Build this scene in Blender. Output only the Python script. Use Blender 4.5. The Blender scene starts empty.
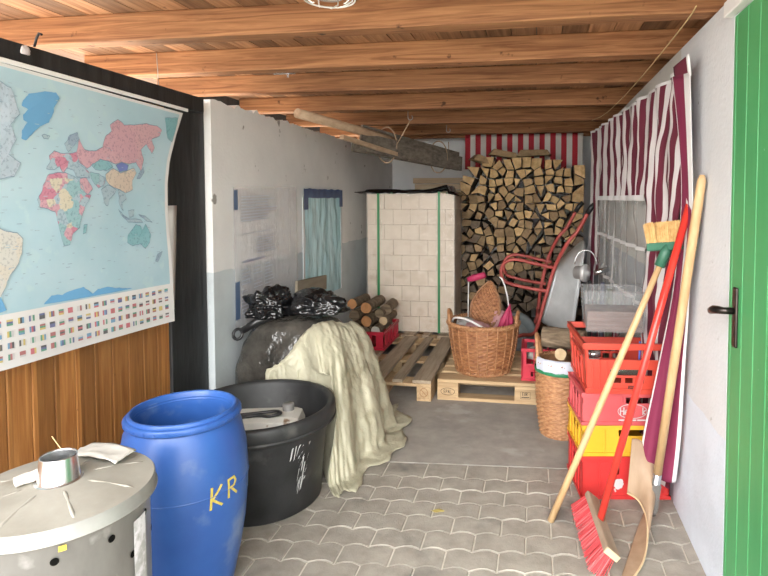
import bpy, bmesh, math, random
from math import sin, cos, pi, radians as R
from mathutils import Vector, Matrix, noise
SC = bpy.context.scene
COL = SC.collection
rng = random.Random(7)

# ------------------------------------------------------------------ camera, sky, sun, exposure
HC = 1.385
cam_d = bpy.data.cameras.new('camera'); cam = bpy.data.objects.new('camera', cam_d); COL.objects.link(cam)
cam.location = (0, 0, HC)
cam.rotation_euler = (R(90 - 2.5), 0, R(9))
cam_d.sensor_width = 36; cam_d.lens = 560 / 768 * 36
cam_d.shift_x = (384 - 446.3) / 768
cam_d.shift_y = -(288 - 222.5) / 768
cam_d.clip_start = 0.02
SC.camera = cam
W = bpy.data.worlds.new('sky'); SC.world = W; W.use_nodes = True
bg = W.node_tree.nodes['Background']; wt = W.node_tree
bg.inputs[0].default_value = (1.0, 0.99, 0.972, 1)
SKY_BASE, SKY_GLOW, SKY_POW = 1.65, 7.5, 5.0           # hazy sky, brightest low down on the open side of the car port
_tc = wt.nodes.new('ShaderNodeTexCoord'); _dt = wt.nodes.new('ShaderNodeVectorMath'); _dt.operation = 'DOT_PRODUCT'
_dt.inputs[1].default_value = Vector((-.10, -.96, .26)).normalized()
wt.links.new(_tc.outputs['Generated'], _dt.inputs[0])
_mx = wt.nodes.new('ShaderNodeMath'); _mx.operation = 'MAXIMUM'; _mx.inputs[1].default_value = 0; wt.links.new(_dt.outputs['Value'], _mx.inputs[0])
_pw = wt.nodes.new('ShaderNodeMath'); _pw.operation = 'POWER'; _pw.inputs[1].default_value = SKY_POW; wt.links.new(_mx.outputs[0], _pw.inputs[0])
_ma = wt.nodes.new('ShaderNodeMath'); _ma.operation = 'MULTIPLY_ADD'; _ma.inputs[1].default_value = SKY_GLOW; _ma.inputs[2].default_value = SKY_BASE
wt.links.new(_pw.outputs[0], _ma.inputs[0]); wt.links.new(_ma.outputs[0], bg.inputs[1])
sun_d = bpy.data.lights.new('sun', 'SUN'); sun_d.energy = 13.0; sun_d.angle = R(3); sun_d.color = (1, .93, .82)
sun = bpy.data.objects.new('sun', sun_d); COL.objects.link(sun)
sun.rotation_euler = Vector((0.62, -0.45, -1.0)).to_track_quat('-Z', 'Y').to_euler()
SC.view_settings.view_transform = 'Standard'; SC.view_settings.look = 'None'
SC.view_settings.exposure = 0.9; SC.view_settings.gamma = 1.0
SC.view_settings.use_curve_mapping = False
SC.cycles.use_denoising = True
SC.cycles.max_bounces = 10; SC.cycles.diffuse_bounces = 6; SC.cycles.transparent_max_bounces = 12

# ------------------------------------------------------------------ materials
MATS = {}
def mat(name, a, b=None, scale=5.0, st=(1, 1, 1), rough=.65, metal=0.0, bump=0.0, bscale=None, rnd=0.0, detail=5.0,
        lo=.35, hi=.65, spot=None, alpha=1.0, trans=0.0, spec=.5, coat=0.0, distort=0.0, bdist=.01):
    """Two-tone noise material; st stretches the noise (small = along the grain)."""
    m = bpy.data.materials.new(name); m.use_nodes = True
    nt = m.node_tree; N = nt.nodes; L = nt.links
    p = N['Principled BSDF']
    p.inputs['Roughness'].default_value = rough; p.inputs['Metallic'].default_value = metal
    p.inputs['Specular IOR Level'].default_value = spec
    p.inputs['Coat Weight'].default_value = coat
    p.inputs['Transmission Weight'].default_value = trans
    p.inputs['Alpha'].default_value = alpha
    tc = N.new('ShaderNodeTexCoord'); mp = N.new('ShaderNodeMapping'); mp.inputs['Scale'].default_value = st
    oi = N.new('ShaderNodeObjectInfo'); ad = N.new('ShaderNodeVectorMath'); ad.operation = 'ADD'
    mu = N.new('ShaderNodeVectorMath'); mu.operation = 'SCALE'; mu.inputs[0].default_value = (7.3, 3.1, 5.7)
    L.new(oi.outputs['Random'], mu.inputs['Scale'])
    L.new(tc.outputs['Object'], ad.inputs[0]); L.new(mu.outputs[0], ad.inputs[1])
    L.new(ad.outputs[0], mp.inputs[0])
    no = N.new('ShaderNodeTexNoise'); no.inputs['Scale'].default_value = scale; no.inputs['Detail'].default_value = detail
    no.inputs['Roughness'].default_value = .6; no.inputs['Distortion'].default_value = distort
    L.new(mp.outputs[0], no.inputs['Vector'])
    r = N.new('ShaderNodeValToRGB'); e = r.color_ramp.elements
    e[0].position = lo; e[1].position = hi
    e[0].color = (*a, 1); e[1].color = (*(b or a), 1)
    L.new(no.outputs['Fac'], r.inputs[0])
    out = r.outputs[0]
    if spot:                                     # (colour, scale, threshold, width): stains and knots of their own shape
        n2 = N.new('ShaderNodeTexNoise'); n2.inputs['Scale'].default_value = spot[1]; n2.inputs['Detail'].default_value = 6
        L.new(ad.outputs[0], n2.inputs['Vector'])
        mr = N.new('ShaderNodeMapRange'); mr.inputs[1].default_value = spot[2]; mr.inputs[2].default_value = spot[2] + spot[3]
        L.new(n2.outputs['Fac'], mr.inputs[0])
        mx = N.new('ShaderNodeMix'); mx.data_type = 'RGBA'; mx.inputs[7].default_value = (*spot[0], 1)
        L.new(mr.outputs[0], mx.inputs[0]); L.new(out, mx.inputs[6]); out = mx.outputs[2]
    if rnd:
        hv = N.new('ShaderNodeHueSaturation'); mr = N.new('ShaderNodeMapRange')
        mr.inputs[3].default_value = 1 - rnd; mr.inputs[4].default_value = 1 + rnd
        L.new(oi.outputs['Random'], mr.inputs[0]); L.new(mr.outputs[0], hv.inputs['Value']); L.new(out, hv.inputs['Color'])
        out = hv.outputs[0]
    L.new(out, p.inputs['Base Color'])
    if bump:
        b2 = N.new('ShaderNodeBump'); b2.inputs['Strength'].default_value = bump; b2.inputs['Distance'].default_value = bdist
        if bscale:
            n3 = N.new('ShaderNodeTexNoise'); n3.inputs['Scale'].default_value = bscale; n3.inputs['Detail'].default_value = 4
            L.new(mp.outputs[0], n3.inputs['Vector']); L.new(n3.outputs['Fac'], b2.inputs['Height'])
        else:
            L.new(no.outputs['Fac'], b2.inputs['Height'])
        L.new(b2.outputs[0], p.inputs['Normal'])
    MATS[name] = m
    return m

def board_mat(name, a, b, axis, width, grain, scale=4, rough=.7, tone=.25, knots=True, off=0.0):
    """Boards: one tone per board (white noise of the board's index across AXIS), stretched grain, knots."""
    m = mat(name, a, b, scale=scale, st=grain, rough=rough, bump=.25, distort=.6, spot=(tuple(c * .45 for c in a), 9, .69, .04) if knots else None)
    nt = m.node_tree; N = nt.nodes; L = nt.links; p = N['Principled BSDF']
    src = p.inputs['Base Color'].links[0].from_socket
    tc = N.new('ShaderNodeTexCoord'); sp = N.new('ShaderNodeSeparateXYZ'); L.new(tc.outputs['Object'], sp.inputs[0])
    d = N.new('ShaderNodeMath'); d.operation = 'ADD'; d.inputs[1].default_value = off; L.new(sp.outputs[axis], d.inputs[0])
    d2 = N.new('ShaderNodeMath'); d2.operation = 'DIVIDE'; d2.inputs[1].default_value = width; L.new(d.outputs[0], d2.inputs[0])
    f = N.new('ShaderNodeMath'); f.operation = 'FLOOR'; L.new(d2.outputs[0], f.inputs[0])
    wn = N.new('ShaderNodeTexWhiteNoise'); wn.noise_dimensions = '1D'; L.new(f.outputs[0], wn.inputs['W'])
    mr = N.new('ShaderNodeMapRange'); mr.inputs[3].default_value = 1 - tone; mr.inputs[4].default_value = 1 + tone; L.new(wn.outputs['Value'], mr.inputs[0])
    hv = N.new('ShaderNodeHueSaturation'); L.new(mr.outputs[0], hv.inputs['Value']); L.new(src, hv.inputs['Color'])
    L.new(hv.outputs[0], p.inputs['Base Color'])
    return m

def dado_mat(name, up, low, zline, rough=.85):
    """Painted plaster: two paints meeting at a height, with blotches and wear."""
    m = mat(name, up, tuple(c * .92 for c in up), scale=3.0, rough=rough, bump=.5, bscale=60, bdist=.004, spot=((.33, .32, .30), 9, .68, .04))
    nt = m.node_tree; N = nt.nodes; L = nt.links; p = N['Principled BSDF']
    src = p.inputs['Base Color'].links[0].from_socket
    tc = N.new('ShaderNodeTexCoord'); sp = N.new('ShaderNodeSeparateXYZ'); L.new(tc.outputs['Object'], sp.inputs[0])
    n = N.new('ShaderNodeTexNoise'); n.inputs['Scale'].default_value = 8; L.new(tc.outputs['Object'], n.inputs['Vector'])
    ma = N.new('ShaderNodeMath'); ma.operation = 'MULTIPLY_ADD'; ma.inputs[1].default_value = .03; L.new(n.outputs['Fac'], ma.inputs[0]); L.new(sp.outputs[2], ma.inputs[2])
    mr = N.new('ShaderNodeMapRange'); mr.inputs[1].default_value = zline + .012; mr.inputs[2].default_value = zline + .018; L.new(ma.outputs[0], mr.inputs[0])
    n2 = N.new('ShaderNodeTexNoise'); n2.inputs['Scale'].default_value = 4; n2.inputs['Detail'].default_value = 6; L.new(tc.outputs['Object'], n2.inputs['Vector'])
    r = N.new('ShaderNodeValToRGB'); r.color_ramp.elements[0].position = .35; r.color_ramp.elements[1].position = .65
    r.color_ramp.elements[0].color = (*low, 1); r.color_ramp.elements[1].color = (*[c * 1.18 for c in low], 1); L.new(n2.outputs['Fac'], r.inputs[0])
    mx = N.new('ShaderNodeMix'); mx.data_type = 'RGBA'
    L.new(mr.outputs[0], mx.inputs[0]); L.new(r.outputs[0], mx.inputs[6]); L.new(src, mx.inputs[7])
    L.new(mx.outputs[2], p.inputs['Base Color'])
    return m

def film_mat(name, col, opac, rough=.2):
    """Thin clear plastic: part see-through, part milky and shiny."""
    m = bpy.data.materials.new(name); m.use_nodes = True
    nt = m.node_tree; N = nt.nodes; L = nt.links; p = N['Principled BSDF']
    p.inputs['Base Color'].default_value = (*col, 1); p.inputs['Roughness'].default_value = rough
    t = N.new('ShaderNodeBsdfTransparent'); mx = N.new('ShaderNodeMixShader'); mx.inputs[0].default_value = opac
    no = N.new('ShaderNodeTexNoise'); no.inputs['Scale'].default_value = 9; no.inputs['Detail'].default_value = 6
    tc = N.new('ShaderNodeTexCoord'); mp = N.new('ShaderNodeMapping'); mp.inputs['Scale'].default_value = (1.5, 1.5, .7)
    L.new(tc.outputs['Object'], mp.inputs[0]); L.new(mp.outputs[0], no.inputs['Vector'])
    b = N.new('ShaderNodeBump'); b.inputs['Strength'].default_value = .5; b.inputs['Distance'].default_value = .03
    L.new(no.outputs['Fac'], b.inputs['Height']); L.new(b.outputs[0], p.inputs['Normal'])
    L.new(t.outputs[0], mx.inputs[1]); L.new(p.outputs[0], mx.inputs[2])
    L.new(mx.outputs[0], N['Material Output'].inputs[0])
    return m

rafter_m = mat('rafter_wood', (.20, .078, .030), (.43, .205, .090), scale=6, st=(.3, 7, 7), rough=.75, bump=.3, distort=1.2, spot=((.085, .035, .015), 11, .67, .05), rnd=.15)
ceil_m = board_mat('roof_board_wood', (.20, .09, .04), (.38, .2, .10), 0, .118, (9, .5, 9), tone=.45)
pine_m = board_mat('pine_cladding', (.30, .115, .03), (.47, .215, .065), 1, .095, (14, 14, .7), tone=.30, rough=.45)
black_m = mat('black_stained_wood', (.010, .011, .012), (.028, .029, .031), scale=6, st=(4, 4, .6), rough=.55, bump=.5)
wall_l_m = dado_mat('plaster_left', (.88, .88, .87), (.53, .58, .60), .985)
wall_b_m = mat('plaster_back', (.72, .74, .76), (.80, .82, .83), scale=3, rough=.9, bump=.4, bscale=50, bdist=.004)
wall_r_m = dado_mat('plaster_right', (.69, .71, .735), (.57, .62, .69), .575)
wall_r2_m = dado_mat('plaster_right_dado', (.62, .60, .56), (.30, .34, .38), 1.0)
conc_m = mat('concrete', (.275, .255, .23), (.36, .335, .30), scale=7, rough=.9, bump=.3, bscale=80, bdist=.004, spot=((.40, .385, .36), 5, .6, .1))
paver_m = mat('paver_concrete', (.265, .24, .205), (.36, .33, .285), scale=11, rough=.92, bump=.5, bscale=140, bdist=.003, spot=((.17, .16, .145), 4, .58, .12))
grout_m = mat('joint_sand', (.52, .48, .41), (.62, .58, .51), scale=30, rough=1)
ground_m = mat('pale_yard', (.50, .48, .44), (.58, .56, .52), scale=2, rough=1)
green_m = mat('green_paint', (.055, .29, .105), (.075, .34, .125), scale=5, st=(1, 1, .3), rough=.45, spot=((.30, .46, .33), 30, .74, .02))
white_paint = mat('white_paint', (.78, .78, .77), (.84, .84, .83), scale=5, rough=.5)
black_pl = mat('black_plastic', (.012, .012, .013), (.02, .02, .021), rough=.35)

def paint(name, c, rough=.45, v=.9, **k):
    return mat(name, c, tuple(x * v for x in c), rough=rough, **k)

# ------------------------------------------------------------------ mesh builder
class MB:
    def __init__(s): s.v = []; s.f = []; s.mi = []; s.sm = []
    def add(s, verts, faces, m=0, smooth=False):
        o = len(s.v); s.v += [tuple(v) for v in verts]
        for f in faces: s.f.append(tuple(i + o for i in f)); s.mi.append(m); s.sm.append(smooth)
        return s
    def box(s, c, d, rot=None, m=0):
        x, y, z = d[0] / 2, d[1] / 2, d[2] / 2
        vs = [Vector(p) for p in ((-x, -y, -z), (x, -y, -z), (x, y, -z), (-x, y, -z), (-x, -y, z), (x, -y, z), (x, y, z), (-x, y, z))]
        if rot is not None: vs = [rot @ v for v in vs]
        c = Vector(c)
        return s.add([v + c for v in vs], [(0, 3, 2, 1), (4, 5, 6, 7), (0, 1, 5, 4), (1, 2, 6, 5), (2, 3, 7, 6), (3, 0, 4, 7)], m)
    def bar(s, a, b, w, h, up=(0, 0, 1), m=0):
        a = Vector(a); b = Vector(b); d = b - a
        x = d.normalized(); y = Vector(up).cross(x).normalized(); z = x.cross(y)
        return s.box((a + b) / 2, (d.length, w, h), Matrix((x, y, z)).transposed(), m)
    def prism(s, poly, ex, m=0, mside=None):
        ex = Vector(ex); n = len(poly); P = [Vector(p) for p in poly]
        s.add(P + [p + ex for p in P], [tuple(range(n)), tuple(range(2 * n - 1, n - 1, -1))], m)
        return s.add(P + [p + ex for p in P], [(i, i + n, (i + 1) % n + n, (i + 1) % n) for i in range(n)], m if mside is None else mside)
    def tube(s, pts, r, n=10, closed=False, m=0, cap=True):
        P = [Vector(p) for p in pts]; k = len(P)
        rs = r if isinstance(r, (list, tuple)) else [r] * k
        T = []
        for i in range(k):
            a = P[(i - 1) % k] if closed or i else P[i]; b = P[(i + 1) % k] if closed or i < k - 1 else P[i]
            T.append((b - a).normalized())
        u = T[0].orthogonal().normalized(); rings = []
        for i in range(k):
            u = (u - T[i] * u.dot(T[i]));  u = u.normalized() if u.length > 1e-6 else T[i].orthogonal().normalized()
            w = T[i].cross(u)
            rings.append([P[i] + (u * cos(2 * pi * j / n) + w * sin(2 * pi * j / n)) * rs[i] for j in range(n)])
        vs = [v for g in rings for v in g]; fs = []
        for i in range(k if closed else k - 1):
            a = i * n; b = ((i + 1) % k) * n
            for j in range(n): fs.append((a + j, a + (j + 1) % n, b + (j + 1) % n, b + j))
        s.add(vs, fs, m, True)
        if cap and not closed:
            s.add(rings[0], [tuple(range(n - 1, -1, -1))], m); s.add(rings[-1], [tuple(range(n))], m)
        return s
    def lathe(s, prof, n=48, c=(0, 0, 0), m=0, smooth=True, a0=0, a1=2 * pi, fn=None):
        full = abs(a1 - a0 - 2 * pi) < 1e-6; k = n if full else n + 1; vs = []
        for i, (r, z) in enumerate(prof):
            for j in range(k):
                a = a0 + (a1 - a0) * j / n; rr = r + (fn(a, i, z) if fn else 0)
                vs.append((c[0] + rr * cos(a), c[1] + rr * sin(a), c[2] + z))
        fs = []
        for i in range(len(prof) - 1):
            for j in range(n):
                j2 = (j + 1) % k
                fs.append((i * k + j, i * k + j2, (i + 1) * k + j2, (i + 1) * k + j))
        return s.add(vs, fs, m, smooth)
    def disc(s, c, r, axis=(0, 0, 1), n=24, m=0):
        a = Vector(axis).normalized(); u = a.orthogonal().normalized(); w = a.cross(u); c = Vector(c)
        return s.add([c + (u * cos(2 * pi * j / n) + w * sin(2 * pi * j / n)) * r for j in range(n)], [tuple(range(n))], m)
    def grid(s, f, nu, nv, m=0, smooth=True, pick=None):
        vs = [f(i / nu, j / nv) for j in range(nv + 1) for i in range(nu + 1)]; o = len(s.v)
        s.v += [tuple(v) for v in vs]
        for j in range(nv):
            for i in range(nu):
                mm = pick(i, j) if pick else m
                if mm is None: continue
                a = j * (nu + 1) + i
                s.f.append((o + a, o + a + 1, o + a + nu + 2, o + a + nu + 1)); s.mi.append(mm); s.sm.append(smooth)
        return s
    def strokes(s, lines, w, fn, m=0, seg=3):
        """Painted lettering: each line is a list of 2-D points; FN maps (x, y) to the surface."""
        for ln in lines:
            for (x0, y0), (x1, y1) in zip(ln, ln[1:]):
                d = math.hypot(x1 - x0, y1 - y0) or 1; ex, ey = (x1 - x0) / d, (y1 - y0) / d
                x0b, y0b, x1b, y1b = x0 - ex * w * .4, y0 - ey * w * .4, x1 + ex * w * .4, y1 + ey * w * .4
                vs = []
                for k in range(seg + 1):
                    t = k / seg; x = x0b + (x1b - x0b) * t; y = y0b + (y1b - y0b) * t
                    vs += [fn(x - ey * w / 2, y + ex * w / 2), fn(x + ey * w / 2, y - ex * w / 2)]
                s.add(vs, [(2 * k, 2 * k + 1, 2 * k + 3, 2 * k + 2) for k in range(seg)], m)
        return s
    def xf(s, M):
        s.v = [tuple(M @ Vector(v)) for v in s.v]; return s
    def build(s, name, mats, parent=None, world=False, bevel=0, solid=0, sub=0, off=0.0):
        me = bpy.data.meshes.new(name); v = s.v
        if world and parent is not None:
            o = parent.location
            v = [(a - o.x, b - o.y, c - o.z) for a, b, c in v]
        me.from_pydata(v, [], s.f); me.update()
        for mm in (mats if isinstance(mats, (list, tuple)) else [mats]): me.materials.append(mm)
        me.polygons.foreach_set('material_index', s.mi); me.polygons.foreach_set('use_smooth', s.sm)
        bm = bmesh.new(); bm.from_mesh(me); bmesh.ops.remove_doubles(bm, verts=bm.verts, dist=1e-5); bm.to_mesh(me); bm.free()
        ob = bpy.data.objects.new(name, me); COL.objects.link(ob)
        if parent is not None: ob.parent = parent
        if solid:
            md = ob.modifiers.new('s', 'SOLIDIFY'); md.thickness = solid; md.offset = off
        if bevel:
            md = ob.modifiers.new('b', 'BEVEL'); md.width = bevel; md.segments = 2; md.limit_method = 'ANGLE'; md.angle_limit = R(40)
        if sub:
            md = ob.modifiers.new('u', 'SUBSURF'); md.levels = sub; md.render_levels = sub
        return ob

def tag(o, label, cat, group=None):
    o['label'] = label; o['category'] = cat
    if group: o['group'] = group
    return o
def thing(name, label, cat, loc=(0, 0, 0), rz=0.0, group=None):
    o = bpy.data.objects.new(name, None); COL.objects.link(o)
    o.location = loc; o.rotation_euler = (0, 0, rz); o.empty_display_size = .05
    return tag(o, label, cat, group)
def struct(name, mb, mats, parent=None, **k):
    o = mb.build(name, mats, parent, **k); o['kind'] = 'structure'; return o
def copy_tree(o, parent=None):
    c = o.copy(); COL.objects.link(c)
    if parent is not None: c.parent = parent
    for ch in list(o.children): copy_tree(ch, c)
    return c
def nz(x, y, z, s=1.0): return noise.noise(Vector((x, y, z)) * s)
def lerp(a, b, t): return a + (b - a) * t
def vl(a, b, t): return Vector(a).lerp(Vector(b), t)
def smooth_path(pts, n=8, closed=False):
    """Catmull-Rom through the points."""
    P = [Vector(p) for p in pts]; k = len(P); out = []
    for i in range(k if closed else k - 1):
        g = (lambda j: P[j % k]) if closed else (lambda j: P[max(0, min(k - 1, j))])
        a, b, c, d = g(i - 1), g(i), g(i + 1), g(i + 2)
        for q in range(n):
            t = q / n
            out.append(.5 * ((2 * b) + (c - a) * t + (2 * a - 5 * b + 4 * c - d) * t * t + (3 * b - a - 3 * c + d) * t ** 3))
    if not closed: out.append(P[-1])
    return out

# ------------------------------------------------------------------ the setting
XL, XR, YB = -1.69, .63, 6.55
b = MB().add([(-30, -30, -.03), (30, -30, -.03), (30, 40, -.03), (-30, 40, -.03)], [(0, 1, 2, 3)])
struct('ground', b, ground_m)
# concrete floor behind, wavy interlocking pavers in front
yk = lambda x: 2.83 + .075 * (x + .45)
b = MB(); xs = (-1.9, .64)
b.add([(xs[0], yk(xs[0]), 0), (xs[1], yk(xs[1]), 0), (xs[1], YB, 0), (xs[0], YB, 0), (xs[0], yk(xs[0]), -.08), (xs[1], yk(xs[1]), -.08)],
      [(0, 1, 2, 3), (4, 5, 1, 0)])
struct('floor_back', b, conc_m)
b = MB(); b.add([(-1.9, -1.2, -.0045), (.64, -1.2, -.0045), (.64, yk(.64) - .006, -.0045), (-1.9, yk(-1.9) - .006, -.0045)], [(0, 1, 2, 3)], 1)
PL, PH_ = .205, .113
def wav(x): 
    t = ((x + .233) / (PL / 2)) % 1.0
    tri = 1 - abs(2 * t - 1)
    return .0165 * (min(tri, .72) / .72) - .008
lines = [0.0, .15] + [.15 + PH_ * (i + 1) for i in range(34)]
g = .0036
for i in range(len(lines) - 1):
    xo = -.233 + (PL / 2 if i % 2 == 0 else 0)
    for k in range(-9, 6):
        x0, x1 = xo + k * PL, xo + (k + 1) * PL
        x0, x1 = max(x0, -1.9), min(x1, .64)
        if x1 - x0 < .03: continue
        x0 += g / 2; x1 -= g / 2
        n = 12; dz = rng.uniform(-.0015, .0015)
        def ring(ins, z):
            lo_, hi_ = [], []
            for q in range(n + 1):
                x = lerp(x0 + ins, x1 - ins, q / n)
                yt = 2.83 - lines[i] + (wav(x) if i else -.004) - g / 2 - ins
                yb = 2.83 - lines[i + 1] + wav(x) + g / 2 + ins
                sh = .075 * (x + .45)
                lo_.append((x, yb + sh, z)); hi_.append((x, yt + sh, z))
            return lo_ + hi_[::-1]
        A = ring(0, -.006); B_ = ring(.0035, dz); k2 = len(A)
        b.add(B_, [tuple(range(k2))], 0)
        b.add(A + B_, [(q, (q + 1) % k2, (q + 1) % k2 + k2, q + k2) for q in range(k2)], 0)
struct('floor_front', b, [paver_m, grout_m])
# left side: pine cladding, black post and black wall plate, then the plastered wall with its broken top edge
b = MB(); y = .55
while y < 2.42:
    b.box((-1.752, y + .0465, .91), (.02, .093, 1.82)); y += .095
struct('wall_left_cladding', b, pine_m, bevel=.004)
struct('pillar', MB().box((-1.80, 2.585, .93), (.15, .30, 1.86)), black_m, bevel=.006)
struct('beam', MB().box((-1.73, 1.6, 1.855), (.12, 2.10, .075)), black_m, bevel=.005)
b = MB()
ys = [2.74 + (YB - 2.74) * i / 160 for i in range(161)]
def ztop(y): return 1.905 + .018 * nz(y * 7, 2, 0) + .022 * nz(y * 23, 5, 0) + .008 * nz(y * 60, 3, 0) + .1 * max(0, y - 5.6)
for i in range(160):
    a, c = ys[i], ys[i + 1]; za, zc = ztop(a), ztop(c)
    b.add([(XL, a, 0), (XL, c, 0), (XL, c, zc), (XL, a, za), (XL - .2, a, za), (XL - .2, c, zc), (XL - .2, a, 0), (XL - .2, c, 0)],
          [(0, 1, 2, 3), (3, 2, 5, 4), (6, 4, 5, 7)])
b.add([(XL, 2.74, 0), (XL - .2, 2.74, 0), (XL - .2, 2.74, ztop(2.74)), (XL, 2.74, ztop(2.74))], [(0, 3, 2, 1)])
struct('wall_left', b, wall_l_m)
struct('sky_block_left', MB().box((-2.36, (3.46 + YB) / 2, 1.93), (.03, YB - 3.46, .47)), black_m)  # dark panel added outside to keep sky out of the gap above the wall
struct('wall_back', MB().box((-.5, YB + .1, 1.1), (2.9, .2, 2.2)), wall_b_m)
b = MB(); b.box((XR + .1, (.5 + .98) / 2, 1.02), (.2, .48, 2.04)); b.box((XR + .1, (1.95 + 2.62) / 2, 1.02), (.2, .67, 2.04)); b.box((XR + .1, 1.465, 2.01), (.2, .97, .06))
struct('wall_right', b, wall_r_m)
struct('wall_right_rear', MB().box((XR + .1, (2.62 + YB) / 2, 1.02), (.2, YB - 2.62, 2.04)), wall_r2_m)
# green boarded door in the right wall
d = MB(); y = .98
while y < 1.94:
    w = min(.094, 1.945 - y); d.box((.648, y + w / 2 - .002, .99), (.04, w - .003, 1.95)); y += .094
door = struct('door_1', d, green_m, bevel=.003)
MB().box((.662, 1.465, .99), (.02, .965, 1.95)).build('door_backing', green_m, door)
struct('sky_block_right', MB().box((.86, 3.6, 2.1), (.03, 6.1, .24)), black_m)  # black strip added behind the wall top to block daylight under the roof
t = MB(); t.box((.618, 1.465, 1.995), (.03, 1.02, .05)); 
struct('trim_1', t, white_paint, bevel=.004)
hm = mat('door_handle_metal', (.02, .017, .016), (.06, .05, .045), scale=20, rough=.3, metal=.8)
h = MB(); h.box((.624, 1.868, 1.01), (.01, .034, .19)); hd = h.build('door_handle', hm, door, bevel=.006)
MB().tube([(.622, 1.868, 1.03), (.590, 1.868, 1.03), (.578, 1.880, 1.03), (.574, 1.915, 1.024), (.575, 1.945, 1.015)], [.011, .011, .013, .014, .012], 10).build('lever', hm, hd)
kh = MB(); kh.disc((.618, 1.868, .955), .006, (-1, 0, 0)); kh.build('keyhole', black_pl, hd)
# roof: boards on rafters
b = MB(); x = -3.3
while x < .98:
    b.box((x + .057, 3.6, 2.176), (.114, 6.2, .02)); x += .118
b.box((-1.16, 3.6, 2.20), (4.28, 6.2, .02), m=1)
struct('ceiling', b, [ceil_m, black_m])
for i, (yc, w, tilt, xl) in enumerate([(1.50, .09, .02, -3.2), (2.20, .09, .015, -3.2), (2.795, .085, -.01, -2.45), (3.40, .085, -.01, -2.45), (4.165, .085, 0, -2.3), (5.00, .085, 0, -2.3), (5.83, .085, 0, -2.3), (6.18, .08, 0, -2.3)]):
    b = MB(); L_ = (.82 - xl); n = 14
    for q in range(n):
        x0, x1 = xl + L_ * q / n, xl + L_ * (q + 1) / n
        f = lambda x: (.008 * nz(x * 1.5, i * 3.3, 0), .006 * nz(x * 1.7, i * 5.1, 4))
        (d0, e0), (d1, e1) = f(x0), f(x1); sk = tilt * (x0 + x1 + .4) / 2; y0, y1 = yc - w / 2 + sk * 0, yc + w / 2 + sk * 0
        V = [(x0, y0 + d0, 2.05 + e0), (x0, y1, 2.05 + e0), (x0, y1, 2.166), (x0, y0 + d0, 2.166), (x1, y0 + d1, 2.05 + e1), (x1, y1, 2.05 + e1), (x1, y1, 2.166), (x1, y0 + d1, 2.166)]
        fs = [(0, 4, 5, 1), (1, 5, 6, 2), (0, 3, 7, 4), (3, 2, 6, 7)]
        if q == 0: fs.append((0, 1, 2, 3))
        if q == n - 1: fs.append((4, 7, 6, 5))
        b.add(V, fs)
    struct('ceiling_beam', b, rafter_m, bevel=.006)

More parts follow.
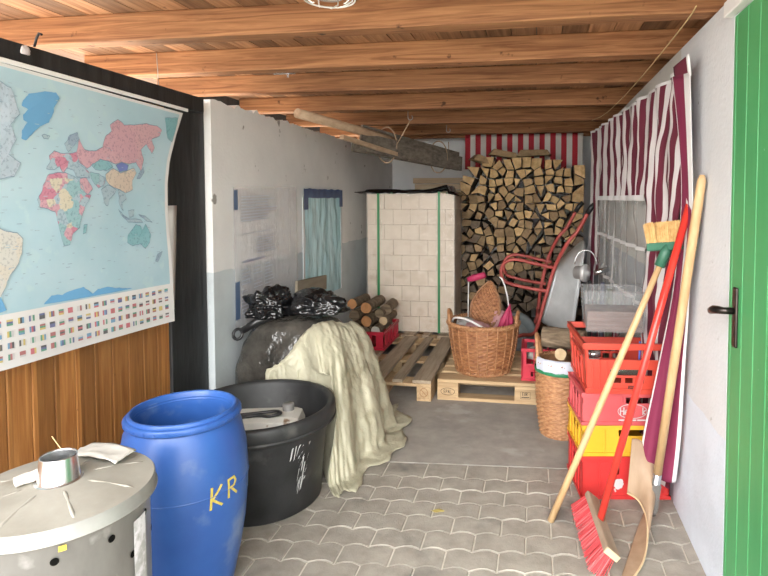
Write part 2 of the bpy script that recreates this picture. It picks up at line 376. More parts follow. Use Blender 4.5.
# ------------------------------------------------------------------ world map on the left wall
LANDS = {
    'greenland': [(1.616, 1.706), (1.641, 1.732), (1.702, 1.752), (1.750, 1.756), (1.763, 1.736), (1.737, 1.699), (1.736, 1.686), (1.714, 1.647), (1.677, 1.628), (1.641, 1.594), (1.621, 1.574), (1.605, 1.581), (1.608, 1.607), (1.628, 1.635), (1.614, 1.642), (1.614, 1.659), (1.634, 1.679), (1.611, 1.688)],
    'canada': [(1.17, 1.66), (1.20, 1.72), (1.28, 1.745), (1.36, 1.765), (1.45, 1.772), (1.53, 1.755), (1.575, 1.738), (1.60, 1.66), (1.565, 1.62), (1.585, 1.575), (1.555, 1.525), (1.60, 1.50), (1.575, 1.455), (1.50, 1.44), (1.46, 1.40), (1.42, 1.41), (1.38, 1.36), (1.42, 1.335), (1.44, 1.30), (1.40, 1.315), (1.34, 1.36), (1.30, 1.43), (1.25, 1.52), (1.21, 1.60)],
    'south_america': [(1.44, 1.30), (1.50, 1.31), (1.535, 1.282), (1.58, 1.272), (1.60, 1.25), (1.592, 1.205), (1.575, 1.165), (1.548, 1.135), (1.53, 1.10), (1.505, 1.06), (1.485, 1.045), (1.48, 1.09), (1.472, 1.16), (1.44, 1.215), (1.425, 1.26)],
    'iceland': [(1.681, 1.598), (1.696, 1.604), (1.715, 1.600), (1.708, 1.589), (1.691, 1.588)],
    'russia': [(1.841, 1.603), (1.864, 1.566), (1.876, 1.562), (1.920, 1.566), (1.954, 1.584), (1.968, 1.626), (2.003, 1.650), (1.997, 1.675), (2.040, 1.702), (2.076, 1.685), (2.145, 1.694), (2.209, 1.708), (2.277, 1.705), (2.308, 1.692), (2.293, 1.661), (2.240, 1.644), (2.259, 1.606), (2.242, 1.581), (2.206, 1.618), (2.173, 1.593), (2.187, 1.549), (2.169, 1.498), (2.139, 1.535), (2.093, 1.527), (2.063, 1.530), (2.020, 1.522), (1.979, 1.530), (1.939, 1.533), (1.899, 1.515), (1.874, 1.494), (1.838, 1.516), (1.827, 1.554)],
    'scandinavia': [(1.782, 1.564), (1.776, 1.577), (1.800, 1.612), (1.836, 1.626), (1.841, 1.603), (1.822, 1.582), (1.807, 1.569), (1.792, 1.551)],
    'europe': [(1.697, 1.485), (1.714, 1.513), (1.710, 1.533), (1.731, 1.550), (1.764, 1.544), (1.792, 1.546), (1.827, 1.554), (1.838, 1.511), (1.879, 1.485), (1.885, 1.460), (1.824, 1.463), (1.807, 1.486), (1.779, 1.492), (1.767, 1.475), (1.751, 1.497), (1.729, 1.484)],
    'kazakhstan': [(1.893, 1.510), (1.939, 1.535), (1.985, 1.527), (2.003, 1.508), (1.964, 1.492), (1.911, 1.493)],
    'mongolia': [(2.020, 1.515), (2.056, 1.532), (2.093, 1.521), (2.087, 1.500), (2.040, 1.492)],
    'china': [(1.963, 1.478), (2.005, 1.504), (2.047, 1.487), (2.092, 1.500), (2.126, 1.510), (2.141, 1.491), (2.113, 1.457), (2.115, 1.419), (2.074, 1.406), (2.031, 1.421), (1.989, 1.433), (1.969, 1.453)],
    'india': [(1.938, 1.417), (1.975, 1.438), (2.023, 1.418), (2.011, 1.402), (1.984, 1.381), (1.972, 1.354), (1.959, 1.359), (1.947, 1.392)],
    'southeast_asia': [(2.030, 1.418), (2.066, 1.411), (2.076, 1.381), (2.050, 1.367), (2.059, 1.333), (2.036, 1.358)],
    'arabia': [(1.836, 1.459), (1.866, 1.463), (1.896, 1.421), (1.870, 1.399), (1.840, 1.420)],
    'iran': [(1.883, 1.483), (1.930, 1.479), (1.963, 1.463), (1.951, 1.432), (1.924, 1.424), (1.891, 1.456)],
    'africa': [(1.685, 1.435), (1.702, 1.463), (1.729, 1.475), (1.773, 1.477), (1.824, 1.458), (1.845, 1.435), (1.864, 1.399), (1.889, 1.396), (1.856, 1.352), (1.839, 1.314), (1.829, 1.276), (1.799, 1.256), (1.786, 1.217), (1.758, 1.212), (1.746, 1.252), (1.734, 1.308), (1.724, 1.336), (1.698, 1.348), (1.667, 1.354), (1.656, 1.378), (1.677, 1.409)],
    'madagascar': [(1.848, 1.285), (1.866, 1.286), (1.859, 1.257), (1.843, 1.251)],
    'australia': [(2.083, 1.233), (2.130, 1.274), (2.154, 1.267), (2.169, 1.246), (2.186, 1.275), (2.219, 1.224), (2.208, 1.191), (2.182, 1.167), (2.151, 1.190), (2.104, 1.186), (2.077, 1.201)],
    'new_zealand': [(2.254, 1.137), (2.288, 1.145), (2.278, 1.126), (2.256, 1.099), (2.243, 1.107)],
    'indonesia': [(2.031, 1.339), (2.056, 1.317), (2.085, 1.300), (2.162, 1.292), (2.170, 1.280), (2.085, 1.286), (2.044, 1.318)],
    'borneo': [(2.086, 1.333), (2.124, 1.337), (2.119, 1.310), (2.093, 1.305)],
    'new_guinea': [(2.147, 1.315), (2.187, 1.308), (2.228, 1.278), (2.195, 1.285)],
    'japan': [(2.140, 1.469), (2.170, 1.504), (2.186, 1.518), (2.190, 1.499), (2.160, 1.464)],
    'alaska': [(2.331, 1.749), (2.429, 1.763), (2.387, 1.639), (2.347, 1.659)],
    'antarctica': [(1.670, 1.020), (1.702, 1.044), (1.751, 1.040), (1.786, 1.048), (1.846, 1.053), (1.888, 1.021), (1.915, 1.034), (1.961, 1.034), (2.045, 1.016), (2.098, 1.008), (1.869, 1.010)],
    'peninsula': [(1.473, 1.083), (1.515, 1.072), (1.531, 1.027), (1.471, 1.019)],
}

def roughen(poly, amp=.0035, n=4):
    out = []
    for i, p in enumerate(poly):
        q = poly[(i + 1) % len(poly)]
        for k in range(n):
            t = k / n; y = lerp(p[0], q[0], t); z = lerp(p[1], q[1], t)
            out.append((y + amp * nz(y * 60, z * 60, 1), z + amp * nz(y * 60, z * 60, 9)))
    return out
paper_m = mat('map_paper', (.70, .69, .68), (.76, .75, .74), scale=3, rough=.5)
ocean_m = mat('map_ocean', (.40, .58, .66), (.47, .63, .70), scale=4, rough=.38, spot=((.46, .63, .68), 12, .6, .05))
def patch_mat(name, cols, scale):
    m = bpy.data.materials.new(name); m.use_nodes = True; nt = m.node_tree; N = nt.nodes; L = nt.links
    tc = N.new('ShaderNodeTexCoord'); v = N.new('ShaderNodeTexVoronoi'); v.inputs['Scale'].default_value = scale
    n = N.new('ShaderNodeTexNoise'); n.inputs['Scale'].default_value = 40; L.new(tc.outputs['Object'], n.inputs['Vector'])
    mx = N.new('ShaderNodeMix'); mx.data_type = 'VECTOR'; mx.inputs[0].default_value = .025
    L.new(tc.outputs['Object'], mx.inputs[4]); L.new(n.outputs['Color'], mx.inputs[5]); L.new(mx.outputs[1], v.inputs['Vector'])
    s = N.new('ShaderNodeSeparateColor'); L.new(v.outputs['Color'], s.inputs[0])
    r = N.new('ShaderNodeValToRGB'); r.color_ramp.interpolation = 'CONSTANT'
    while len(r.color_ramp.elements) < len(cols): r.color_ramp.elements.new(1)
    for i, c in enumerate(cols): r.color_ramp.elements[i].position = i / len(cols); r.color_ramp.elements[i].color = (*c, 1)
    L.new(s.outputs[0], r.inputs[0])
    v2 = N.new('ShaderNodeTexNoise'); v2.inputs['Scale'].default_value = 110; v2.inputs['Detail'].default_value = 3; L.new(tc.outputs['Object'], v2.inputs['Vector'])
    r2 = N.new('ShaderNodeValToRGB'); r2.color_ramp.elements[0].position = .38; r2.color_ramp.elements[1].position = .45
    r2.color_ramp.elements[0].color = (.68, .70, .74, 1); r2.color_ramp.elements[1].color = (1, 1, 1, 1); L.new(v2.outputs['Fac'], r2.inputs[0])
    m2 = N.new('ShaderNodeMix'); m2.data_type = 'RGBA'; m2.blend_type = 'MULTIPLY'; m2.inputs[0].default_value = .8
    L.new(r.outputs[0], m2.inputs[6]); L.new(r2.outputs[0], m2.inputs[7])
    L.new(m2.outputs[2], N['Principled BSDF'].inputs['Base Color']); N['Principled BSDF'].inputs['Roughness'].default_value = .4
    return m
PK, CR, TE, GB, RD = (.60, .36, .42), (.62, .58, .46), (.30, .49, .53), (.38, .50, .57), (.55, .24, .32)
land_m = {'mixed': patch_mat('map_countries', [PK, CR, TE, RD, GB, PK, GB, TE], 24), 'pink': patch_mat('map_pink', [(.60, .38, .42), (.58, .36, .41)], 5),
          'green': paint('map_blue_land', (.16, .40, .66)), 'teal': patch_mat('map_teal', [(.22, .45, .50), (.25, .47, .52)], 8),
          'grey': patch_mat('map_greyblue', [GB, (.30, .40, .50)], 20), 'cream': patch_mat('map_cream', [(.60, .50, .42), (.62, .53, .44)], 9),
          'violet': paint('map_violet', (.20, .25, .55)), 'lilac': patch_mat('map_lilac', [(.42, .52, .60), (.45, .54, .62)], 25), 'white': patch_mat('map_white', [(.58, .58, .54), (.60, .57, .50)], 20), 'coast': paint('map_ink', (.22, .32, .42))}
KIND = dict(greenland='green', canada='lilac', south_america='white', iceland='grey', russia='pink', scandinavia='grey', europe='mixed', kazakhstan='teal', mongolia='violet', china='cream',
            india='grey', southeast_asia='grey', arabia='pink', iran='mixed', africa='mixed', madagascar='teal', australia='teal', new_zealand='grey', indonesia='grey', borneo='grey', new_guinea='grey', japan='grey', alaska='teal', antarctica='green', peninsula='green')
MX = -1.668
mp_ = thing('world_map', 'large pale blue wall map of the world with rows of flags, pinned over pine boards', 'map', (MX, 1.8, .82))
YE = [(.80, 2.364), (.93, 2.362), (1.05, 2.357), (1.2, 2.342), (1.33, 2.338), (1.45, 2.346), (1.561, 2.367), (1.68, 2.415), (1.80, 2.475)]
def yr(z):
    for (a, p), (c, q) in zip(YE, YE[1:]):
        if z <= c: return lerp(p, q, max(0, (z - a) / (c - a)))
    return YE[-1][1]
YLF = 1.10
def mtop(y): return 1.813 - .026 * (y - 1.54)
def mbot(y): return .838 - .030 * (y - 1.51)
def mpt(u, v, dx=0.0):
    y0 = lerp(YLF, 2.4, u); z = lerp(mbot(y0), mtop(y0), v); y = lerp(YLF, yr(z), u)
    return (MX + dx + .02 * max(0, u - .8) ** 2 * 10 * (1 - v) + .006 * nz(y * 3, z * 3, 0), y, z)
us = [0, .012] + [.012 + .972 * i / 30 for i in range(1, 31)] + [1.0]
vs_ = [0, .012, .182] + [.182 + .806 * i / 24 for i in range(1, 25)] + [1.0]
b = MB(); b.v = [mpt(u, v) for v in vs_ for u in us]; nu = len(us)
for j in range(len(vs_) - 1):
    for i in range(nu - 1):
        a = j * nu + i; b.f.append((a, a + 1, a + nu + 1, a + nu)); b.sm.append(True)
        b.mi.append(1 if 1 <= i < nu - 2 and 2 <= j < len(vs_) - 2 else 0)
sheet = b.build('map_sheet', [paper_m, ocean_m], mp_, world=True)
keys = list(land_m); b = MB()
def surf(y, z, d):
    u = (y - YLF) / (yr(z) - YLF); y0 = lerp(YLF, 2.4, u); v = (z - mbot(y0)) / (mtop(y0) - mbot(y0))
    p = mpt(u, v, d); return (p[0], y, z)
def clip_y(poly):
    return [(min(max(y, YLF + .025), yr(z) - .02), z) for y, z in poly]
for nme, poly in LANDS.items():
    P = clip_y(roughen(poly)); k = keys.index(KIND[nme])
    cy = sum(p[0] for p in P) / len(P); cz = sum(p[1] for p in P) / len(P)
    b.add([surf(y, z, .003) for y, z in P], [tuple(range(len(P)))], k)
    if KIND[nme] != 'green':
        for i in range(len(P)):
            (y0, z0), (y1, z1) = P[i], P[(i + 1) % len(P)]
            w = .0012
            b.add([surf(y0, z0 - w, .0036), surf(y1, z1 - w, .0036), surf(y1, z1 + w, .0036), surf(y0, z0 + w, .0036)], [(0, 1, 2, 3)], keys.index('coast'))
for k in range(260):                                     # place names and grid ticks, far too small to read
    y, z = rng.uniform(1.3, 2.3), rng.uniform(1.05, 1.76); l = rng.uniform(.006, .02)
    b.add([surf(y, z, .0032), surf(y + l, z, .0032), surf(y + l, z + .0022, .0032), surf(y, z + .0022, .0032)], [(0, 1, 2, 3)], keys.index('grey'))
b.build('map_print', list(land_m.values()), mp_, world=True)
fc = [(.62, .10, .14), (.06, .09, .30), (.04, .33, .20), (.72, .55, .12), (.02, .02, .03), (.70, .70, .70), (.10, .33, .55), (.45, .1, .1)]
fm = [paint('flag_ink', tuple(x * .72 + .12 for x in c)) for c in fc]; b = MB()
nc = 30
for c in range(nc):
    for r_ in range(4):
        u0 = .02 + .963 * c / nc; u1 = u0 + .0175; v0 = .022 + .038 * (3 - r_) + .006; v1 = v0 + .020
        k = [rng.randrange(8) for _ in range(3)]
        if rng.random() < .6:
            for q in range(3):
                a, d = lerp(v0, v1, q / 3), lerp(v0, v1, (q + 1) / 3)
                b.add([mpt(u0, a, .003), mpt(u1, a, .003), mpt(u1, d, .003), mpt(u0, d, .003)], [(0, 1, 2, 3)], k[q])
        else:
            for q in range(3):
                a, d = lerp(u0, u1, q / 3), lerp(u0, u1, (q + 1) / 3)
                b.add([mpt(a, v0, .003), mpt(d, v0, .003), mpt(d, v1, .003), mpt(a, v1, .003)], [(0, 1, 2, 3)], k[q])
b.build('flag_print', fm, mp_, world=True)
b = MB(); b.grid(lambda u, v: (MX - .006 + .012 * v * (1 - v), lerp(2.30, 2.385, u) + .012 * v * v + .02 * u * v, lerp(.862, 1.35, v)), 3, 12)
b.build('backing_sheet', paper_m, mp_, world=True, solid=.002)
b = MB(); b.bar((MX + .006, 1.1, 1.826), (MX + .006, 2.50, 1.808), .008, .016); b.build('hanging_rail', white_paint, mp_, world=True, bevel=.003)

# ------------------------------------------------------------------ galvanised incinerator, blue barrel, black tub
galv = mat('galvanised_steel', (.27, .27, .26), (.40, .40, .39), scale=6, st=(1, 1, .5), rough=.42, metal=.75, bump=.15, spot=((.55, .55, .55), 14, .6, .1))
lid_m = mat('dusty_lid_steel', (.29, .275, .235), (.38, .365, .32), scale=7, rough=.6, metal=.3, bump=.1, spot=((.23, .20, .15), 5, .60, .08))
shiny = mat('bright_zinc', (.55, .56, .57), (.66, .67, .68), scale=9, st=(1, 1, .2), rough=.25, metal=.95)
dark_in = mat('hole_shade_black', (.004, .004, .004), (.008, .008, .007), scale=12, rough=1.0, spec=0.0)  # flat black standing in for the shade inside holes
inc = thing('garden_incinerator', 'round galvanised metal incinerator bin with air holes and a chimney lid', 'incinerator', (-1.122, 1.152, 0))
RB = .192
MB().lathe([(RB - .012, .10), (RB - .006, .10), (RB, .12), (RB, .672), (RB + .006, .678), (RB, .684), (RB - .006, .684), (RB - .01, .6), (RB - .012, .10), (0, .10)], 64).build('bin', galv, inc)
b = MB(); rl = RB + .013
b.lathe([(rl - .001, .664), (rl + .004, .660), (rl + .005, .664), (rl, .668), (rl, .690), (rl - .003, .6935)], 72); skirt = b.build('lid_rim', mat('dull_zinc_rim', (.24, .24, .225), (.32, .32, .30), scale=8, rough=.55, metal=.4), inc); b = MB()
b.lathe([(rl - .003, .6935), (rl - .02, .6955), (.12, .708), (.055, .713), (.04, .713), (.04, .706), (rl - .012, .686), (rl - .006, .665), (rl - .001, .664)], 72)
lid = b.build('lid', lid_m, inc)
for k in range(8):
    a = k * pi / 4 + .12; p = lambda r, z: (r * cos(a), r * sin(a), z); b = MB()
    b.tube([p(.070, .709), p(.085, .7085), p(.165, .6975), p(.182, .6935)], [.003, .0050, .0050, .003], 8)
    b.build('lid_rib', lid_m, lid)
b = MB(); b.lathe([(.052, .7125), (.047, .714), (.044, .716), (.0385, .768), (.038, .772), (.036, .772), (.0355, .768), (.034, .715)], 48)
ch = b.build('chimney', shiny, lid)
MB().disc((0, 0, .722), .0355).build('chimney_bore', dark_in, ch)
b = MB()
for z, n, ph in ((.618, 11, -.29), (.548, 11, 0), (.30, 11, -.29), (.23, 11, 0)):
    for k in range(n):
        a = ph + 2 * pi * k / n
        MB().disc(((RB + .001) * cos(a), (RB + .001) * sin(a), z), .0085, (cos(a), sin(a), 0), 16).build('air_hole', dark_in, inc)  # no real opening: black disc paints the dark of each hole
def cyl_patch(r, a0, a1, z0, z1): return MB().grid(lambda u, v: ((r + .0012) * cos(lerp(a0, a1, u)), (r + .0012) * sin(lerp(a0, a1, u)), lerp(z0, z1, v)), 8, 2)
aw = math.atan2(-1.14, 1.12)                        # towards the camera
cyl_patch(RB, .02, .28, .36, .622).build('torn_label', mat('torn_label', (.42, .42, .42), (.72, .70, .74), scale=30, rough=.7, lo=.42, hi=.58), inc)
cyl_patch(RB + .003, aw - .03, aw + .045, .638, .650).build('yellow_sticker', paint('yellow_sticker', (.75, .55, .06)), inc)['label'] = 'small yellow sticker'
for k in range(3):
    a = k * 2 * pi / 3; MB().bar(((RB - .01) * cos(a), (RB - .01) * sin(a), .16), ((RB + .02) * cos(a), (RB + .02) * sin(a), 0), .03, .006, (cos(a + 1.57), sin(a + 1.57), 0)).build('leg', galv, inc)
rag = mat('white_rag', (.46, .44, .40), (.58, .56, .51), scale=9, rough=.9)
g1 = MB().tube(smooth_path([(-1.19, 1.10, .724), (-1.172, 1.125, .728), (-1.16, 1.16, .729), (-1.155, 1.20, .725)], 5), [.012] * 4 + [.013] * 5 + [.014] * 4 + [.015] * 3, 10)
g1.v = [(x + .004 * nz(x * 60, y * 60, z * 60), y, max(z + .004 * nz(x * 70, y * 50, z), .7145)) for x, y, z in g1.v]
tag(g1.build('rolled_paper', rag), 'crumpled white paper roll lying beside the chimney on the bin lid', 'paper')
g2 = MB().grid(lambda u, v: (-1.19 + .15 * u, 1.255 + .075 * v - .02 * u, .716 + .010 * abs(nz(u * 3, v * 3, 2)) + .008 * sin(u * 3)), 14, 8)
tag(g2.build('paper_wrapper', mat('grey_white_paper', (.40, .385, .35), (.58, .57, .53), scale=9, rough=.8), solid=.003), 'flat greyish paper wrapper at the wall side of the bin lid', 'paper')
tag(MB().tube(smooth_path([(-1.13, 1.205, .727), (-1.165, 1.21, .752), (-1.20, 1.215, .785)], 4), .0012, 5).build('straw', paint('dry_straw', (.6, .45, .2))), 'thin dry straw sticking up behind the chimney of the bin', 'straw')

blue = mat('blue_barrel_plastic', (.024, .085, .31), (.034, .11, .365), scale=5, rough=.38, bump=.05, spot=((.13, .20, .38), 6, .60, .12))
bar = thing('blue_barrel', 'open blue plastic barrel with yellow painted letters', 'barrel', (-1.2, 1.75, 0))
prof = [(0, 0), (.135, 0), (.148, .01), (.158, .05), (.179, .15), (.196, .25), (.205, .35), (.208, .43), (.203, .52), (.188, .595), (.174, .625), (.170, .632)]
RBAR = lambda z: next(lerp(a[0], c[0], (z - a[1]) / (c[1] - a[1])) for a, c in zip(prof[2:], prof[3:]) if a[1] <= z <= c[1])
inner = [(.163, .66), (.160, .655), (.159, .61), (.193, .50), (.197, .40), (.140, .03), (0, .02)]
MB().lathe(prof + [(.174, .636), (.174, .658), (.171, .662), (.165, .662)] + inner, 72).build('drum', blue, bar)
b = MB(); b.lathe([(.173, .628), (.184, .627), (.187, .630), (.187, .645), (.184, .649), (.174, .650)], 72)
for k in range(30):
    a = 2 * pi * k / 30; b.box((.1868 * cos(a), .1868 * sin(a), .637), (.003, .010, .009), Matrix.Rotation(a, 3, 'Z'))
b.build('rim', blue, bar)
b = MB()
for z in (.645, .635): b.lathe([(.1598, z), (.1575, z - .003), (.1598, z - .006)], 60)
b.build('inner_thread', blue, bar)
b = MB(); b.lathe([(RBAR(.415), .418), (RBAR(.415) + .0025, .415), (RBAR(.41), .412)], 72); b.build('seam', blue, bar)
yel = mat('yellow_brush_paint', (.48, .38, .06), (.62, .50, .12), scale=40, rough=.6)
AK = -.42
def onbar(x, y):
    z = .410 + y * .75; r = RBAR(z) + .0016; a = AK + .03 + x * .85 / r; return (r * cos(a), r * sin(a), z)
K = [[(-.055, -.045), (-.050, .045)], [(-.012, .045), (-.048, -.006), (-.010, -.042)]]
RR = [[(.022, -.028), (.022, .050)], [(.022, .050), (.050, .052), (.058, .034), (.050, .016), (.024, .010)], [(.034, .010), (.064, -.026)]]
MB().strokes(K + RR, .0100, onbar).build('painted_letter', yel, bar)['label'] = 'yellow letters KR'

blk = mat('black_tub_plastic', (.014, .015, .016), (.032, .033, .035), scale=6, rough=.5, bump=.2, bscale=90, bdist=.002, spot=((.085, .083, .08), 7, .58, .14))
tub = thing('mortar_tub', 'big round black plastic tub with white paint splashes', 'tub', (-1.255, 2.395, 0), .0)
tp = [(0, 0), (.262, 0), (.274, .008), (.305, .34), (.309, .365), (.335, .367), (.342, .374), (.343, .425), (.338, .436), (.325, .44), (.314, .436), (.306, .42), (.265, .02), (0, .016)]
MB().lathe(tp, 80).build('tub_body', blk, tub)
b = MB(); b.lathe([(.3425, .366), (.346, .37), (.346, .376), (.342, .38)], 80); b.build('rim_lip', blk, tub)
splash = mat('white_paint_splash', (.45, .46, .46), (.7, .71, .71), scale=20, rough=.6); b = MB()
for k in range(34):
    a = rng.gauss(-.53, .075); z = rng.uniform(.10, .31); h = rng.uniform(.015, .07); w = rng.uniform(.002, .008)
    if z + h > .33: continue
    r = lambda z: .274 + .031 * z / .34 + .002
    b.add([(r(z) * cos(a), r(z) * sin(a), z), (r(z) * cos(a + w / .3), r(z) * sin(a + w / .3), z + .01), (r(z + h) * cos(a + w / .3 + .03), r(z + h) * sin(a + w / .3 + .03), z + h), (r(z + h) * cos(a + .03), r(z + h) * sin(a + .03), z + h - .005)], [(0, 1, 2, 3)])
b.build('paint_splash', splash, tub)
can = thing('white_canister', 'dirty white plastic canister lying inside the black tub', 'canister', (-1.20, 2.33, .016), .25)
b = MB(); b.box((0, 0, .20), (.34, .20, .40)); b.build('canister_body', mat('dirty_white_plastic', (.50, .49, .45), (.62, .60, .55), scale=6, rough=.5, spot=((.22, .15, .10), 16, .63, .06)), can, bevel=.04)
MB().lathe([(0, .10), (.024, .10), (.026, .095), (.026, .07), (.03, .066)], 20, (.10, .03, .33)).build('cap', mat('dirty_grey_cap', (.16, .155, .15), (.24, .23, .22), rough=.5), can)
tag(MB().tube(smooth_path([(-1.32, 2.20, .425), (-1.22, 2.27, .425), (-1.15, 2.27, .427), (-1.11, 2.30, .43), (-1.14, 2.33, .427), (-1.2, 2.31, .425), (-1.30, 2.26, .425)], 6), .007, 8).build('black_cable', black_pl), 'looped black cord lying on the white canister in the tub', 'cord')

# ------------------------------------------------------------------ covered heap by the wall, tarpaulin, bags
CX_, CY_, HX, HY, HZ = -1.335, 3.02, .36, .245, .715
def hz(x, y):
    q = (abs((x - CX_) / HX) ** 3.2 + abs((y - CY_) / HY) ** 3.2) ** 1.25
    return HZ * max(0, 1 - q) ** .3125
dark_film = mat('dark_plastic_film', (.026, .025, .022), (.085, .078, .068), scale=6, rough=.2, bump=.9, bscale=9, bdist=.035)
heap = MB()
def hp(u, v):
    a = 2 * pi * u; t = v * pi / 2
    ex = lambda c, p: math.copysign(abs(c) ** p, c)
    x = CX_ + HX * ex(cos(a), .62) * cos(t) ** .5; y = CY_ + HY * ex(sin(a), .62) * cos(t) ** .5 if t < 1.5707 else CY_
    z = HZ * sin(t) ** .62
    d = .012 * nz(x * 9, y * 9, z * 9) - .008 + .010 * (.5 - abs(nz(x * 14 + z * 6, y * 14, z * 9)))
    return (x + d * cos(a), y + d * sin(a), z + d * .5)
heap.grid(hp, 72, 30)
tag(heap.build('wrapped_heap', dark_film), 'rounded heap wrapped in dark grey plastic film against the left wall', 'wrapped heap')
tarp_m = mat('cream_tarpaulin', (.40, .38, .275), (.50, .475, .355), scale=4, rough=.5, bump=.6, bscale=16, bdist=.02, spot=((.33, .305, .21), 5, .62, .1))
T = [(-1.40, 2.783), (-1.34, 2.79), (-1.27, 2.815), (-1.20, 2.86), (-1.13, 2.93), (-1.08, 3.01), (-1.07, 3.09), (-1.10, 3.17)]
Bt = [(-1.41, 2.765), (-1.30, 2.765), (-1.12, 2.73), (-.985, 2.53), (-.92, 2.62), (-.89, 2.92), (-.88, 3.24), (-.97, 3.44)]
TP = smooth_path([(x, y, hz(x, y) + .026) for x, y in T], 16); BP = smooth_path([(x, y, .012) for x, y in Bt], 16)
def tarp(u, v):
    k = u * (len(TP) - 1); i = min(int(k), len(TP) - 2); t = TP[i].lerp(TP[i + 1], k - i); q = BP[i].lerp(BP[i + 1], k - i)
    v2 = min(1, v / .93)
    sh = Vector((lerp(t.x, q.x, .55 + .35 * max(0, .55 - t.z)), lerp(t.y, q.y, .55 + .35 * max(0, .55 - t.z)), max(t.z, .66)))
    p = t * (1 - v2) ** 2 + sh * 2 * v2 * (1 - v2) + q * v2 ** 2
    out = (Vector((q.x - t.x, q.y - t.y, 0)) + .6 * Vector((q.x - CX_, q.y - CY_, 0)).normalized() * (1 - min(1, u * 4)) + Vector((0, -.5, 0)) * (1 - min(1, u * 4))).normalized()
    f = sin(u * 46 + 2.5 * nz(u * 6, v * 1.2, 0)) * .5 + .9 * nz(u * 22, v * 2.0, 3) + .5 * nz(u * 50, v * 3.5, 8) + .45 * (1 - 2 * abs(nz(u * 16 + v * 5, v * 7, 11))) + .3 * (1 - 2 * abs(nz(u * 30 - v * 9, v * 13, 15)))
    hh = hz(p.x, p.y)
    if hh > .03 and hh + .022 > p.z:
        for _ in range(14):
            hh = hz(p.x, p.y)
            if hh < .03 or hh + .022 <= p.z: break
            p += out * .008
    p += out * (f + .7) * (.006 + .030 * v2 ** 1.3)
    p += Vector((0, 0, 1)) * .010 * nz(u * 30, v * 9, 5) * (1 - v2) 
    if v > .93:
        w = (v - .93) / .07; p += out * .10 * w * (1 + .5 * nz(u * 15, 0, 2)); p.z = .012 + .022 * abs(nz(u * 40, v * 20, 4)) * (1 - .5 * w)
    p.z = max(p.z, .008 + .004 * sin(u * 90))
    if p.z < .50:                                    # it hangs outside the tub
        dx, dy = p.x + 1.255, p.y - 2.395; rr = math.hypot(dx, dy); lim = .28 + .075 * min(1, p.z / .34) + .008
        if rr < lim: p.x += dx / rr * (lim - rr); p.y += dy / rr * (lim - rr)
    return p
tag(MB().grid(tarp, 170, 60).build('tarpaulin', tarp_m, solid=.002), 'creased cream tarpaulin draped over the heap down to the floor', 'tarpaulin')
bag_m = mat('black_bag_film', (.006, .006, .007), (.014, .014, .015), scale=9, rough=.13, bump=.8, bscale=9, bdist=.03)
def lump(c, s, seed, amp=.30, fr=2.2, rot=0.0, sub=5):
    bm = bmesh.new(); bmesh.ops.create_icosphere(bm, subdivisions=sub, radius=1); b = MB()
    M = Matrix.Rotation(rot, 3, 'Z'); vs = []
    for v in bm.verts:
        d = v.co.normalized(); n = noise.noise(d * fr + Vector((seed, 0, 0))); n2 = 1 - abs(noise.noise(d * fr * 2.3 + Vector((0, seed, 0)))) * 2
        r = 1 + amp * n + amp * .45 * n2
        p = M @ Vector((d.x * s[0] * r, d.y * s[1] * r, d.z * s[2] * r)); p.z = max(p.z, -s[2] * .55)
        vs.append(p + Vector(c))
    b.add(vs, [tuple(v.index for v in f.verts) for f in bm.faces], 0, True); bm.free(); return b
tag(lump((-1.50, 2.98, .765), (.12, .10, .085), 3.1, .62, 1.7, .4).build('black_bag', bag_m), 'crumpled black plastic bag with a torn peak, nearer the wall on the heap', 'bag')
tag(lump((-1.23, 3.04, .775), (.155, .12, .075), 8.7, .42, 1.5, -.15).build('black_bag', bag_m), 'plump shiny black plastic bag on the heap beside the tarpaulin', 'bag')
pole = thing('ring_handled_tool', 'short black tool with a ring end poking out from under the bags', 'tool', (-1.55, 2.92, .68))
MB().tube([(-1.42, 2.93, .735), (-1.52, 2.88, .70), (-1.585, 2.84, .655)], [.022, .024, .018], 12).build('shaft', black_pl, pole, world=True)
q = [(-1.608 + .026 * cos(a), 2.83 + .01 * sin(a), .638 + .026 * sin(a)) for a in [2 * pi * k / 20 for k in range(20)]]
MB().tube(q, .0085, 8, closed=True).build('ring', black_pl, pole, world=True)
tag(MB().box((-1.37, 3.10, .775), (.16, .10, .02), Matrix.Rotation(.5, 3, 'Z') @ Matrix.Rotation(.16, 3, 'Y')).build('wood_offcut', mat('weathered_board', (.28, .23, .16), (.42, .36, .26), scale=5, st=(.5, 6, 6), rough=.8), bevel=.004), 'greyish wood offcut lying between the two black bags', 'board')

# ------------------------------------------------------------------ things on the plastered left wall
sheet_m = film_mat('clear_film', (.88, .88, .92), .36, .12)
pos = thing('information_poster', 'faded printed sheet under clear film on the white plastered wall', 'poster', (XL + .012, 3.3, .65))
PY0, PY1, PZ0, PZ1 = 2.93, 3.78, .64, 1.445
ps = lambda u, v, d=0.0: (XL + .012 + d + .004 * nz(u * 4, v * 4, 0), lerp(PY0, PY1, u), lerp(PZ0, PZ1, v) + .02 * u)
MB().grid(ps, 16, 16).build('film_sheet', sheet_m, pos, world=True)
ink = paint('poster_ink', (.36, .38, .48)); b = MB()
def pr(u0, u1, v0, v1, d=.003): b.add([ps(u0, v0, d), ps(u1, v0, d), ps(u1, v1, d), ps(u0, v1, d)], [(0, 1, 2, 3)])
for k in range(9):
    v = .93 - k * .022; pr(.09, .09 + rng.uniform(.35, .6), v, v + .006)
pr(.10, .52, .66, .664)
for k in range(7): 
    v = .62 - k * .02; pr(.30, .30 + rng.uniform(.2, .32), v, v + .006)
pr(.10, .42, .45, .468)
for c in range(3):
    for k in range(13):
        if rng.random() < .85:
            v = .40 - k * .026; pr(.08 + .17 * c, .08 + .17 * c + rng.uniform(.08, .14), v, v + .007)
b.build('print_line', ink, pos, world=True)
